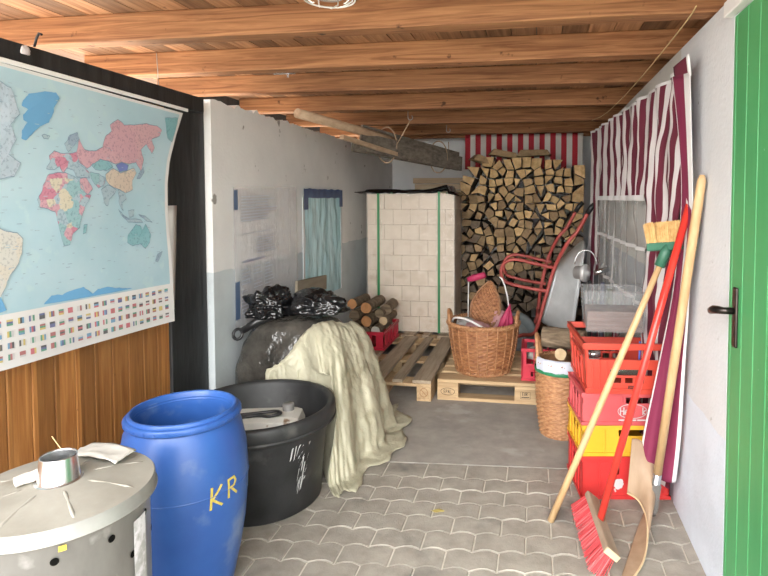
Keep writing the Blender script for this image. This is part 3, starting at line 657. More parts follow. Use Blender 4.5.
for q_ in ((.0, .055, .06, .33), (.0, .05, .84, .98)):
    b = MB(); pr(*q_); b.build('blue_band', paint('poster_blue', (.10, .17, .30)), pos, world=True)
cov = thing('plastic_window_cover', 'pale blue plastic sheet taped over an opening in the white wall', 'plastic sheet', (XL + .01, 4.25, .6))
wf = lambda u, v: (XL + .014 + .010 * nz(u * 9, v * 3, 0) + .012 * abs(nz(u * 5 + v * 2, v * 6, 6)), lerp(3.90, 4.68, u) + .02 * sin(v * 7) * (u - .5), lerp(.60, 1.44, v))
MB().grid(wf, 40, 40).build('blue_sheet', mat('pale_blue_plastic', (.42, .72, .80), (.54, .80, .86), scale=4, st=(1, 2, .5), rough=.22, bump=.5, bscale=9, bdist=.03), cov, world=True)
b = MB(); b.grid(lambda u, v: (XL + .026 + .005 * nz(u * 12, v * 4, 1), lerp(3.87, 4.70, u), lerp(1.385, 1.455, v) + .006 * nz(u * 11, 3, 3)), 24, 4)
b.grid(lambda u, v: (XL + .027, lerp(3.87, 3.95, u), lerp(1.30, 1.39, v)), 2, 2); b.grid(lambda u, v: (XL + .027, lerp(4.62, 4.70, u), lerp(1.31, 1.39, v)), 2, 2)
b.build('dark_blue_tape', mat('dark_blue_tape', (.02, .05, .17), (.05, .11, .27), scale=14, rough=.35), cov, world=True)
for y in (3.885, 4.69):
    MB().bar((XL + .016, y, .60), (XL + .016, y, 1.40), .03, .006, (1, 0, 0)).build('white_edge', mat('white_edge_strip', (.55, .58, .6), (.7, .72, .74), rough=.4), cov, world=True)
tag(MB().box((XL + .035, 3.98, .73), (.02, .56, .11), Matrix.Rotation(-.06, 3, 'X')).build('wall_board', mat('beige_board', (.30, .26, .20), (.40, .35, .27), scale=6, st=(3, .4, 3), rough=.8), bevel=.003), 'beige board against the wall below the pale blue sheet', 'board')

# ------------------------------------------------------------------ pallets
pal_m = [mat('pallet_wood_new', (.42, .28, .15), (.56, .40, .23), scale=5, st=(.6, 7, 7), rough=.8, bump=.3, rnd=.12, distort=.8),
         mat('pallet_wood_grey', (.34, .265, .185), (.47, .38, .275), scale=5, st=(.6, 7, 7), rough=.85, bump=.3, rnd=.15, distort=.8)]
stamp_m = paint('stamp_ink', (.03, .02, .015))
def pallet(label, loc, rz, top_m, stamps=False):
    """1.2 x .8 pallet, long axis x, origin at its floor centre."""
    t = thing('pallet', label, 'pallet', loc, rz, 'wooden pallets at the back')
    for y, w in ((-.35, .1), (0, .145), (.35, .1)):
        MB().box((0, y, .011), (1.2, w, .022)).build('base_board', pal_m[0], t, bevel=.003)
        for x, l in ((-.5275, .145), (0, .145), (.5275, .145)):
            MB().box((x, y, .0605), (l, w, .077)).build('block', pal_m[0], t, bevel=.003)
    for x in (-.5275, 0, .5275): MB().box((x, 0, .1095), (.145, .8, .021)).build('stringer_board', pal_m[0], t, bevel=.003)
    for y, w in ((-.3275, .145), (-.165, .10), (0, .145), (.165, .10), (.3275, .145)) if not top_m else ((-.335, .13), (-.165, .07), (0, .12), (.165, .07), (.335, .13)):
        MB().box((0, y, .1325), (1.2, w, .023)).build('deck_board', pal_m[top_m], t, bevel=.004)
    if stamps:
        S = lambda cx: (lambda x, y: (cx + x, -.4012, .0605 + y)); b = MB()
        L3 = {'E': [[(.008, .022), (0, .022), (0, 0), (.008, 0)], [(0, .011), (.007, .011)]], 'P': [[(0, 0), (0, .022), (.008, .020), (.008, .012), (0, .010)]],
              'A': [[(0, 0), (.0045, .022), (.009, 0)], [(.002, .008), (.007, .008)]], 'L': [[(0, .022), (0, 0), (.008, 0)]],
              'U': [[(0, .022), (0, .003), (.004, 0), (.008, .003), (.008, .022)]], 'R': [[(0, 0), (0, .022), (.008, .020), (.008, .012), (0, .010), (.009, 0)]]}
        def word(wd, x0, y0, cx, k=1.0):
            for i, ch in enumerate(wd): b.strokes([[(x0 + (px + i * .014) * k, y0 + py * k) for px, py in ln] for ln in L3[ch]], .003, S(cx), seg=1)
        word('EPAL', -.026, -.011, -.5275)
        b.strokes([[(.048 * cos(a), .024 * sin(a)) for a in [2 * pi * k / 28 for k in range(29)]]], .003, S(-.5275), seg=1)
        b.build('stamp', stamp_m, t)['label'] = 'EPAL stamp'
        b = MB(); b.strokes([[(-.032, -.022), (.032, -.022), (.032, .024), (-.032, .024), (-.032, -.022)]], .002, S(0), seg=1)
        word('EUR', -.02, .0, 0, .9)
        for k in range(4): b.strokes([[(-.024 + k * .013, -.012), (-.016 + k * .013, -.012)]], .006, S(0), seg=1)
        b.build('treatment_stamp', stamp_m, t)
    return t
pr_ = pallet('pale wooden pallet under the round wicker laundry basket, stamped on its blocks', (-.055, 4.14, 0), 0, 0, True)
pl_ = pallet('weathered pallet with gaps between its boards in front of the wrapped white stack', (-1.09, 4.29, 0), R(90), 1)
pb_ = pallet('pallet carrying the wrapped white briquette stack', (-1.135, 5.52, 0), R(90), 1)
k_ = MB().strokes([[(.03 * cos(a), .03 * sin(a)) for a in [2 * pi * q / 16 for q in range(17)]], [(-.02, -.02), (.02, .02)]], .004, lambda x, y: (-.6012, -.35 + x * .9, .06 + y), seg=1)
k_.build('knot_mark', paint('knot_brown', (.30, .13, .05)), pl_)

# ------------------------------------------------------------------ wrapped briquette stack
briq = thing('briquette_stack', 'tall stack of white wrapped briquettes on a pallet, strapped in green', 'briquette stack', (-1.135, 5.275, .1445))
bm_ = mat('pale_briquette', (.70, .58, .45), (.82, .71, .575), scale=9, rough=.75, bump=.2, rnd=.0, spot=((.62, .49, .36), 6, .60, .12))
b = MB(); rows, cols = 9, 5; bw, bd, bh = .82 / cols, .226, 1.28 / rows
for r_ in range(rows):
    for c in range(cols + (r_ % 2)):
        for dd in range(2):
            x0 = -.41 + (c - (.5 if r_ % 2 else 0)) * bw; x1 = x0 + bw; x0 = max(x0, -.41); x1 = min(x1, .41)
            j = rng.uniform(-.006, .006)
            b.box(((x0 + x1) / 2, -.226 + bd * (dd + .5) + j, bh * (r_ + .5)), (x1 - x0 - .002, bd - .002, bh - .002))
b.build('briquettes', bm_, briq, bevel=.0025)
film2 = film_mat('stretch_film', (.90, .86, .80), .28, .10)
fl = MB()
pth = [(-.418, -.432), (.418, -.432), (.418, .432), (-.418, .432)]
fl.grid(lambda u, v: (lerp(-.418, .418, u), -.238 - .005 * abs(nz(u * 6, v * 12 + u * 5, 0)), 1.285 * v), 40, 60)
fl.grid(lambda u, v: (.420 + .004 * nz(u * 6, v * 9, 0), lerp(-.236, .232, u), 1.285 * v), 10, 20)
fl.grid(lambda u, v: (-.420 - .004 * nz(u * 6, v * 9, 0), lerp(-.236, .232, u), 1.285 * v), 10, 20)
fl.build('wrapping_film', film2, briq)
gs = paint('green_strap', (.02, .22, .07), rough=.4)
for x in (-.30, .27):
    q = MB()
    q.box((x, -.247, .648), (.022, .003, 1.30)); q.bar((x, -.246, 1.297), (x, .240, 1.297), .020, .003); q.box((x, .240, .648), (.022, .003, 1.30))
    q.build('strap', gs, briq)
def cap_(u, v):
    x = lerp(-.455, .455, u); y = lerp(-.285, .27, v); e = max(abs(x) / .43, abs(y) / .25)
    z = 1.312 + .016 * nz(x * 7, y * 7, 2) + (.035 * max(0, x - .12) * (1 if x < .36 else -.4) / .2)
    if e > .99: z -= min(.022, .05 * (e - .99) / .07) + .010 * nz(x * 12, y * 12, 0)
    return (x - (.06 if u == 0 else 0), y, z)
MB().grid(cap_, 40, 40).build('top_cover', bag_m, briq, solid=.006)

# ------------------------------------------------------------------ planks on the back wall, firewood, cloth at the back
lath_m = mat('pale_lath', (.55, .42, .27), (.68, .55, .38), scale=5, st=(.5, 6, 6), rough=.75)
for i, (z, dx) in enumerate(((1.445, 0), (1.515, .0), (1.585, -.02))):
    tag(MB().box((-1.05 + dx, 6.42, z), (.66, .10, .062)).build('squared_timber', lath_m, bevel=.004), ['lowest of the three pale timbers stacked behind the briquette stack', 'middle pale timber of the three stacked behind the briquette stack', 'topmost pale timber of the three stacked behind the briquette stack'][i], 'timber', 'pale timbers at the back wall')
rk = thing('timber_rack', 'board shelf on legs carrying the pale timbers at the back wall', 'rack', (-1.05, 6.42, 0))
MB().box((0, 0, 1.40), (.70, .12, .025)).build('shelf_board', lath_m, rk)
for x in (-.3, .3): MB().box((x, 0, .695), (.06, .08, 1.39)).build('leg', lath_m, rk)

W0, W1, WZ0, WY = -.742, .475, .0, 5.60
def wtop(x):
    for (a, h0), (c, h1) in zip(((-.75, 1.53), (-.55, 1.70), (-.15, 1.77), (.25, 1.73)), ((-.55, 1.70), (-.15, 1.77), (.25, 1.73), (.6, 1.62))):
        if x <= c: return lerp(h0, h1, (x - a) / (c - a)) + .03 * nz(x * 6, 1, 0)
pts = []; dx = .093; row = 0; z = WZ0 + .04
while z < 1.78:
    x = W0 + dx * (.5 if row % 2 else .2)
    while x < W1:
        if z < wtop(x): pts.append((x + rng.uniform(-.030, .030), z + rng.uniform(-.024, .024)))
        x += dx
    z += .084; row += 1
def clip(poly, a, b_):
    """Keep the half plane nearer a than b."""
    mx, mz = (a[0] + b_[0]) / 2, (a[1] + b_[1]) / 2; nx, nz_ = b_[0] - a[0], b_[1] - a[1]; out = []
    for i, p in enumerate(poly):
        q = poly[(i + 1) % len(poly)]; dp = (p[0] - mx) * nx + (p[1] - mz) * nz_; dq = (q[0] - mx) * nx + (q[1] - mz) * nz_
        if dp <= 0: out.append(p)
        if dp * dq < 0: t = dp / (dp - dq); out.append((p[0] + (q[0] - p[0]) * t, p[1] + (q[1] - p[1]) * t))
    return out
def area(P): return .5 * sum(P[i][0] * P[(i + 1) % len(P)][1] - P[(i + 1) % len(P)][0] * P[i][1] for i in range(len(P)))
def simplify(P, n):
    P = list(P)
    while len(P) > n:
        k = min(range(len(P)), key=lambda i: abs(area([P[i - 1], P[i], P[(i + 1) % len(P)]]))); P.pop(k)
    return P
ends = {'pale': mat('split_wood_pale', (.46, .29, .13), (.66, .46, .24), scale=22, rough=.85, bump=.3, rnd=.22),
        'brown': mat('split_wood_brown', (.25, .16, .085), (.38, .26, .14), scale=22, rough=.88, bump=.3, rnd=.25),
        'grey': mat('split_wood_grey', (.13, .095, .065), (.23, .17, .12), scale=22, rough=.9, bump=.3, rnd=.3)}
bark = mat('bark', (.06, .042, .03), (.15, .11, .075), scale=12, st=(3, .6, 3), rough=.95, bump=.6, rnd=.2)
zone = lambda x, z: ('upper' if z > 1.2 else 'middle' if z > .65 else 'lower') + ' ' + ('left' if x < -.35 else 'right' if x > .08 else 'centre')
protos = {}
for i, a in enumerate(pts):
    P = [(W0, WZ0), (W1, WZ0), (W1, 1.9), (W0, 1.9)]
    for j, q in enumerate(pts):
        if i != j and abs(q[0] - a[0]) < .35 and abs(q[1] - a[1]) < .35: P = clip(P, a, q)
    P = [(max(p[0], a[0] - .075), min(p[1], a[1] + .065)) for p in P]; P = [(min(p[0], a[0] + .075), p[1]) for p in P]
    if area(P) < .0012: continue
    n = rng.choice((3, 4, 4, 4, 5)); P = simplify(P, n)
    cx = sum(p[0] for p in P) / len(P); cz = sum(p[1] for p in P) / len(P)
    kf = rng.uniform(.80, 1.02); P = [(cx + (p[0] - cx) * kf, cz + (p[1] - cz) * kf) for p in P]
    y0 = WY + rng.uniform(-.05, .07); ln = .42
    kx, kz = rng.uniform(-.45, .45), rng.uniform(-.4, .4)
    b = MB(); F = [(p[0] - cx, (p[0] - cx) * kx + (p[1] - cz) * kz, p[1] - cz) for p in P]; Bk = [(p[0] - cx, ln, p[1] - cz) for p in P]; m = len(P)
    b.add(F, [tuple(range(m))], 0); b.add(Bk, [tuple(range(m - 1, -1, -1))], 0)
    b.add(F + Bk, [(q + m, (q + 1) % m + m, (q + 1) % m, q) for q in range(m)], 1)
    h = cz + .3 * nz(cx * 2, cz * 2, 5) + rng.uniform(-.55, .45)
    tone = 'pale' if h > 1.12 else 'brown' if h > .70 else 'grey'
    shape = {3: 'three-cornered', 4: 'four-cornered', 5: 'five-cornered'}[len(P)]
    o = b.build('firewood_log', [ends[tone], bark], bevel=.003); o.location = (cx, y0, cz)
    big = 'large' if area(P) > .0058 else 'small' if area(P) < .0036 else 'middling'
    tag(o, f'{big} {tone} {shape} split log end in the {zone(cx, cz)} of the firewood wall', 'firewood', 'split logs stacked against the back wall')
for i, (x, z, rz, l) in enumerate(((-.32, 1.83, .25, .30), (-.02, 1.835, -.1, .34), (-.52, 1.77, .5, .26))):
    b = MB(); b.prism([(-l / 2, -.05, -.03), (l / 2, -.045, -.03), (l / 2 - .03, -.05, .02), (-l / 2 + .05, -.05, .035)], (0, .13, 0))
    o = b.build('firewood_log', [ends['brown']], bevel=.004); o.location = (x, 5.68, z); o.rotation_euler = (0, rz * .5, rz)
    tag(o, ['dark split log lying lengthwise on the top of the firewood wall at its left half', 'broad orange-brown split log lying lengthwise on the top middle of the firewood wall', 'short split log lying lengthwise on the top left edge of the firewood wall'][i], 'firewood', 'split logs stacked against the back wall')
redc = paint('red_stripe_cloth', (.42, .02, .035), rough=.8); whc = paint('white_stripe_cloth', (.66, .62, .58), rough=.8)
mar = paint('maroon_stripe_cloth', (.14, .016, .038), rough=.75); wc2 = paint('offwhite_stripe_cloth', (.66, .62, .62), rough=.75)
hang = MB(); ns = 22
hang.grid(lambda u, v: (lerp(-.76, .50, u), 6.115 + .012 * sin(u * 40) + .012 * nz(u * 14, v * 3, 0), lerp(1.70, 2.075, v)), ns * 4, 8, pick=lambda i, j: (i // 4) % 2)
tag(hang.build('striped_cloth', [redc, whc], solid=.003), 'red and white striped cloth hung behind the top of the firewood wall', 'cloth')

# ------------------------------------------------------------------ striped curtain with a clear window on the right wall
cur = thing('striped_curtain', 'maroon and white striped marquee curtain with a clear window along the right wall', 'curtain', (.6, 4.2, .1))
SUB = 6; YCOL = []; _y = 2.28; _k = 0                  # column edges: a stripe is six columns, stripes widen towards the far end
while _y < 4.93:
    w_ = (.042 + .024 * (_y - 2.28) / 2.6) * (1.12 if _k % 2 == 0 else .88)
    YCOL += [_y + w_ * q / SUB for q in range(SUB)]; _y += w_; _k += 1
YCOL.append(_y); NU = len(YCOL) - 1; NV = 90
def cz_top(y): return 1.90 + .014 * (y - 2.3) - .004 * abs(sin(y * 4))
def cy(y, v, d=0.0):
    e = max(0, 1 - (y - 2.28) / .9); y = y + .26 * max(0, 1 - v) ** .6 * e
    z = lerp(.10, cz_top(y), v); w = 1 - .45 * v; a = min(1, 6 * (1 - v) + .05)
    x = .583 - .046 * (y - 2.3) + .020 * w * sin(y * 2 * pi / .21 + 3 * nz(y * 1.3, z * .9, 0)) + .016 * nz(y * 6, z * 2.6, 3) + .009 * nz(y * 14, z * 9, 6)
    yy = y + (.040 * nz(y * 1.2, z * 3.0, 7) + .034 * nz(y * 4, z * 6, 1) + .012 * nz(y * 12, z * 18, 2)) * a
    return (min(x, .614) - d, yy, z)
def cpt(u, v):
    k = u * NU; i = min(int(k), NU - 1); return cy(lerp(YCOL[i], YCOL[i + 1], k - i), v)
WA, WB = 2.83, 4.42
def inwin(i, j):
    y = (YCOL[i] + YCOL[i + 1]) / 2; z = .10 + 1.82 * (j + .5) / NV
    return WA < y < WB and .52 < z < 1.385
MB().grid(cpt, NU, NV, pick=lambda i, j: None if inwin(i, j) else (i // SUB) % 2).build('curtain_cloth', [mar, wc2], cur, world=True)
MB().grid(cpt, NU, NV, pick=lambda i, j: 0 if inwin(i, j) else None).build('window_film', film_mat('clear_curtain_film', (.60, .60, .59), .30, .15), cur, world=True)
edge_w = paint('white_binding', (.72, .71, .71), rough=.6)
def strip(y0, z0, y1, z1, w, n=30):
    b = MB(); A_ = []
    for k in range(n + 1):
        t = k / n; y = lerp(y0, y1, t); z = lerp(z0, z1, t)
        dy, dzz = (w / 2, 0) if abs(y1 - y0) < abs(z1 - z0) else (0, w / 2)
        for s_ in (-1, 1): A_.append(Vector(cy(y + s_ * dy, min(1, (z + s_ * dzz - .1) / (cz_top(y) - .1)), .006)))
    b.add(A_, [(2 * k, 2 * k + 1, 2 * k + 3, 2 * k + 2) for k in range(n)], 0, True); return b
for y in (3.10, 3.42, 3.85): strip(y, .53, y, 1.375, .018).build('window_bar', edge_w, cur, world=True)
for z in (.83, 1.12): strip(WA + .01, z, WB - .01, z, .02).build('window_bar', edge_w, cur, world=True)
strip(WA, 1.385, WB, 1.385, .03, 60).build('window_binding', edge_w, cur, world=True)
for y in (WA, WB): strip(y, .52, y, 1.385, .02).build('window_binding', edge_w, cur, world=True)
strip(2.30, 1.892, 4.92, 1.928, .018, 80).build('top_hem', edge_w, cur, world=True)
# loose end of the curtain: white edge, maroon band, white, maroon, white, hanging out in front of the crates
FL = smooth_path([(.548, 2.42, 1.878), (.560, 2.36, 1.656), (.570, 2.33, 1.377), (.556, 2.38, 1.012), (.516, 2.46, .655), (.474, 2.5, .367), (.452, 2.5, .165)], 8)
FR = smooth_path([(.576, 2.26, 1.86), (.583, 2.24, 1.566), (.590, 2.235, 1.265), (.600, 2.30, .993), (.606, 2.36, .745), (.610, 2.43, .383), (.606, 2.48, .165)], 8)
def flap(u, v, d=0.0):
    k = (1 - v) * (len(FL) - 1); i = min(int(k), len(FL) - 2); a = FL[i].lerp(FL[i + 1], k - i); c = FR[i].lerp(FR[i + 1], k - i)
    p = a.lerp(c, u); s = 1 - v; p.y -= .012 * sin(pi * 3 * u) * s + .006 * nz(u * 5, v * 5, 2)
    return p
cuts = [0, .06, .46, .60, .88, 1.0]; cm_ = [1, 0, 1, 0, 1]; b = MB(); NF = 40
b.grid(flap, NF, 40, pick=lambda i, j: 1 if j > 27 and i >= 27 else 0 if j > 27 and i > 4 else cm_[max(k for k in range(5) if cuts[k] <= (i + .5) / NF)])
band = paint('maroon_band', (.20, .018, .060), rough=.7)
b.build('border_flap', [band, edge_w], cur, world=True, solid=.002)
fold = MB().grid(lambda u, v: (.560 + .018 * u - .01 * v, lerp(2.41, 2.25, u), lerp(1.835, 1.915, v) + .012 * u), 6, 6, pick=lambda i, j: 1 if j == 0 or i == 5 else 0)
fold.build('folded_corner', [mar, edge_w], cur, world=True, solid=.002)

# ------------------------------------------------------------------ wicker
wick = mat('wicker', (.17, .058, .022), (.38, .175, .072), scale=26, st=(1, 1, 2), rough=.55, bump=.3, detail=3, lo=.3, hi=.7)
wick2 = mat('wicker_pale', (.27, .115, .05), (.50, .265, .125), scale=26, st=(1, 1, 2), rough=.55, bump=.3, detail=3, lo=.3, hi=.7)
wick_d = mat('wicker_dark', (.16, .07, .03), (.30, .15, .07), scale=26, rough=.6)
def weave_wall(r0, r1, h, rows, stakes, amp, bulge=0.0, sub=4):
    b = MB(); prof = []
    for i in range(rows * sub + 1):
        t = i / (rows * sub); prof.append((lerp(r0, r1, t) + bulge * sin(pi * t), h * t))
    def fn(a, i, z):
        r_ = i // sub; ph = pi * (r_ % 2); q = (i % sub) / sub
        return amp * sin(a * stakes + ph) * abs(sin(pi * q)) + amp * .6 * abs(sin(pi * q))
    b.lathe(prof, stakes * 6, fn=fn); return b
def braid(c, r, z, th, n, tw):
    b = MB()
    for k in range(2):
        pts_ = []
        for i in range(n):
            a = 2 * pi * i / n; ph = a * tw + k * pi
            pts_.append((c[0] + (r + th * .55 * cos(ph)) * cos(a), c[1] + (r + th * .55 * cos(ph)) * sin(a), z + th * .55 * sin(ph)))
        b.tube(pts_, th * .62, 6, closed=True)
    return b
lb = thing('laundry_basket', 'big round brown wicker basket standing on the pale pallet', 'basket', (-.362, 4.00, .144), .2)
w_ = weave_wall(.188, .250, .345, 26, 22, .0065, .01); w_.disc((0, 0, .01), .185); w_.build('woven_wall', wick, lb)
MB().lathe([(.236, .345), (.222, .30), (.18, .02), (0, .015)], 40).build('lining', wick_d, lb)
braid((0, 0), .251, .350, .017, 180, 34).build('rim', wick2, lb)
braid((0, 0), .188, .015, .014, 150, 30).build('foot_rim', wick2, lb)
for k in range(22):
    a = 2 * pi * (k + .5) / 22; q = MB().tube([(lerp(.193, .255, t) * cos(a) + .010 * sin(pi * t) * cos(a), lerp(.193, .255, t) * sin(a) + .010 * sin(pi * t) * sin(a), .345 * t) for t in (0, .25, .5, .75, 1)], .0042, 6)
    q.build('stake', wick2, lb)
for a in (pi - .15, -.25):
    pts_ = smooth_path([(.25 * cos(a + d), .25 * sin(a + d), .352 + z) for d, z in ((-.30, 0), (-.22, .05), (0, .078), (.22, .05), (.30, 0))], 6)
    MB().tube([Vector(p) * 1 for p in pts_], .013, 8).build('handle', wick2, lb)
# things in the laundry basket
tr = thing('wicker_tray', 'almond-shaped flat wicker tray standing upright in the laundry basket', 'tray', (-.39, 4.10, .38))
b = MB(); Mx = Matrix.Rotation(-.22, 4, 'X') @ Matrix.Rotation(.16, 4, 'Y')
def ov(t): 
    a = 2 * pi * t; return (.115 * sin(a) * (1 - .28 * cos(a)) , .205 + .20 * -cos(a))
prf = [ov(k / 40) for k in range(40)]
V = []; F_ = []
def tray_pt(u, v):
    t = v; hw = .112 * max(0, sin(pi * t)) ** .75 * (1.12 - .3 * t)
    x = (u * 2 - 1) * hw
    return Mx @ Vector((x, .03 * (1 - (u * 2 - 1) ** 2) * sin(pi * t) + .0045 * sin(u * 42) * sin(t * 70), .40 * t))
b.grid(tray_pt, 60, 90); b.build('woven_panel', wick, tr, solid=.006)
MB().tube([tray_pt(0, k / 30) for k in range(1, 30)] + [tray_pt(1, k / 30) for k in range(29, 0, -1)], .008, 8, closed=True).build('rim', wick_d, tr)
pk = mat('magenta_cloth', (.32, .012, .06), (.46, .03, .11), scale=8, rough=.6, bump=.4)
um = thing('folded_umbrella', 'magenta folded umbrella stuck upright in the laundry basket', 'umbrella', (-.23, 4.06, .34))
q = MB()
q.lathe([(.002, .40), (.010, .36), (.03, .24), (.048, .12), (.03, .0), (.0, -.02)], 48, fn=lambda a, i, z: .014 * sin(a * 5 + z * 12) * (1 if .02 < z < .33 else 0))
q.xf(Matrix.Rotation(.20, 4, 'Y') @ Matrix.Rotation(.05, 4, 'X') @ Matrix.Diagonal((1.1, 1, .72, 1))); q.build('canopy', pk, um)
MB().tube([(.05, .02, .22), (.035, .02, .33), (.015, .02, .41), (-.005, .02, .455), (-.022, .02, .47)], .006, 8).build('shaft', paint('white_plastic_tube', (.7, .68, .66)), um)
cl = thing('magenta_handle_bag', 'small magenta roll with a pale wire above the wicker tray', 'bag', (-.42, 4.16, .70))
MB().tube([(-.075, 0, .072), (-.03, -.005, .088), (.045, 0, .108), (.06, 0, .112)], [.018, .026, .024, .018], 14).build('roll', pk, cl)
MB().tube([(-.07, .0, .06), (-.072, 0, -.10), (-.07, -.02, -.30)], .005, 6).build('wire', paint('pale_wire', (.6, .58, .55)), cl)
tag(MB().tube(smooth_path([(-.585, 3.97, .49), (-.56, 3.90, .535), (-.50, 3.86, .545), (-.43, 3.83, .53), (-.35, 3.82, .49), (-.30, 3.84, .46)], 6), .0075, 8).build('white_hose', paint('white_hose', (.68, .66, .63))), 'white bent hose lying over the rim of the laundry basket', 'hose')
tag(lump((-.49, 4.02, .455), (.075, .07, .055), 5.5, .25, 2.2, 0, 4).build('grey_rag', mat('grey_rag', (.30, .29, .28), (.44, .42, .41), scale=10, rough=.9)), 'crumpled grey rag at the wall side inside the laundry basket', 'rag')
tag(lump((-.40, 3.93, .45), (.09, .06, .05), 2.5, .3, 2.4, 0, 4).build('pink_rag', mat('dusty_pink_rag', (.34, .16, .17), (.48, .27, .27), scale=10, rough=.9)), 'dusty pink rag at the front inside the laundry basket', 'rag')
tag(lump((-.25, 4.17, .42), (.08, .06, .12), 12.5, .25, 2.0, 0, 4).build('pink_cloth', mat('dull_pink_cloth', (.36, .18, .19), (.46, .26, .26), scale=10, rough=.9)), 'dull pink bundled cloth behind the magenta umbrella in the laundry basket', 'cloth')

tb = thing('tall_wicker_basket', 'tall narrow wicker basket on the floor beside the crate stack', 'basket', (.165, 3.33, 0), .3)
w_ = weave_wall(.125, .150, .43, 36, 18, .005, .012); w_.disc((0, 0, .006), .125); w_.build('woven_wall', wick2, tb)
MB().lathe([(.143, .43), (.12, .02), (0, .015)], 40).build('lining', wick_d, tb)
braid((0, 0), .152, .435, .012, 130, 26).build('rim', wick2, tb)
MB().lathe([(.160, .375), (.163, .38), (.163, .393), (.160, .398)], 40).build('green_band', paint('green_band', (.02, .20, .09)), tb)['label'] = 'green edge of the cloth lining'
MB().lathe([(.160, .392), (.164, .40), (.165, .45), (.157, .466), (.148, .458), (.138, .36)], 60, a0=-3.0, a1=-.2, fn=lambda a, i, z: .002 * sin(a * 14) + .0006 * sin(a * 31)).build('white_lining', paint('white_lining_cloth', (.58, .60, .68), rough=.8), tb)
pts_ = smooth_path([(.152 * cos(a), .152 * sin(a), .44 + z) for a, z in ((2.2, 0), (2.35, .08), (2.7, .135), (3.05, .10), (3.2, 0))], 6)
MB().tube(pts_, .012, 8).build('handle', wick2, tb)
barkm = mat('log_bark', (.12, .085, .055), (.27, .20, .13), scale=10, st=(.6, 4, 4), rough=.95, bump=.8, bdist=.02)
cut_m = mat('log_cut_face', (.46, .33, .19), (.60, .46, .29), scale=14, rough=.85, rnd=.12); cut_o = mat('log_cut_orange', (.40, .18, .07), (.56, .28, .12), scale=16, rough=.85)
def log(name, label, a, c, r, facem, group=None, bm=barkm, seg=14):
    """A round log from a to c; its cut faces are parts."""
    a, c = Vector(a), Vector(c); ax = (c - a).normalized(); u = ax.orthogonal().normalized(); w = ax.cross(u); mid = (a + c) / 2
    t = thing(name, label, 'log', mid, 0, group); rs = [r * (1 + .12 * nz(cos(2 * pi * k / seg) * 2 + mid.x * 9, sin(2 * pi * k / seg) * 2, mid.z * 9)) for k in range(seg)]
    b = MB(); n = 5; R_ = []
    for i in range(n + 1):
        p = a.lerp(c, i / n) - mid
        R_ += [p + (u * cos(2 * pi * k / seg) + w * sin(2 * pi * k / seg)) * rs[k] * (1 + .06 * nz(k * 2.1, i * 3.3, mid.x * 5)) for k in range(seg)]
    b.add(R_, [(i * seg + k, i * seg + (k + 1) % seg, (i + 1) * seg + (k + 1) % seg, (i + 1) * seg + k) for i in range(n) for k in range(seg)], 0, True); b.build('bark', bm, t)
    for s_, e in ((0, -1), (n * seg, 1)):
        f = MB(); ring = [Vector(v) + ax * e * .001 for v in R_[s_:s_ + seg]]; f.add(ring, [tuple(range(seg))]); f.build('cut_face', facem, t)
    return t
log('round_log', 'thick barky log lying across the top of the tall wicker basket', (.055, 3.42, .545), (.30, 3.36, .545), .062, cut_m)
log('round_log', 'short round log with a pale cut end facing out of the tall wicker basket', (.148, 3.20, .50), (.165, 3.42, .46), .033, cut_m)
log('round_log', 'split barky piece leaning at the wall side of the tall wicker basket', (.25, 3.26, .53), (.29, 3.36, .42), .03, cut_m)

# ------------------------------------------------------------------ crates
def wall_panel(w, h, t, holes, M, mb):
    """A panel (x 0..w, z 0..h, thickness t) with rectangular holes."""
    xs = sorted({0, w, *[q for hl in holes for q in hl[:2]]}); zs = sorted({0, h, *[q for hl in holes for q in hl[2:]]})
    inh = lambda i, j: i < 0 or j < 0 or i >= len(xs) - 1 or j >= len(zs) - 1 or any(hl[0] - 1e-6 <= xs[i] and xs[i + 1] <= hl[1] + 1e-6 and hl[2] - 1e-6 <= zs[j] and zs[j + 1] <= hl[3] + 1e-6 for hl in holes)
    for i in range(len(xs) - 1):
        for j in range(len(zs) - 1):
            if inh(i, j): continue
            x0, x1, z0, z1 = xs[i], xs[i + 1], zs[j], zs[j + 1]
            P = [Vector(p) for p in ((x0, 0, z0), (x1, 0, z0), (x1, 0, z1), (x0, 0, z1), (x0, t, z0), (x1, t, z0), (x1, t, z1), (x0, t, z1))]
            fs = [(0, 1, 2, 3), (7, 6, 5, 4)]
            if inh(i - 1, j): fs.append((0, 3, 7, 4))
            if inh(i + 1, j): fs.append((1, 5, 6, 2))
            if inh(i, j - 1): fs.append((0, 4, 5, 1))
            if inh(i, j + 1): fs.append((3, 2, 6, 7))
            mb.add([M @ p for p in P], fs)
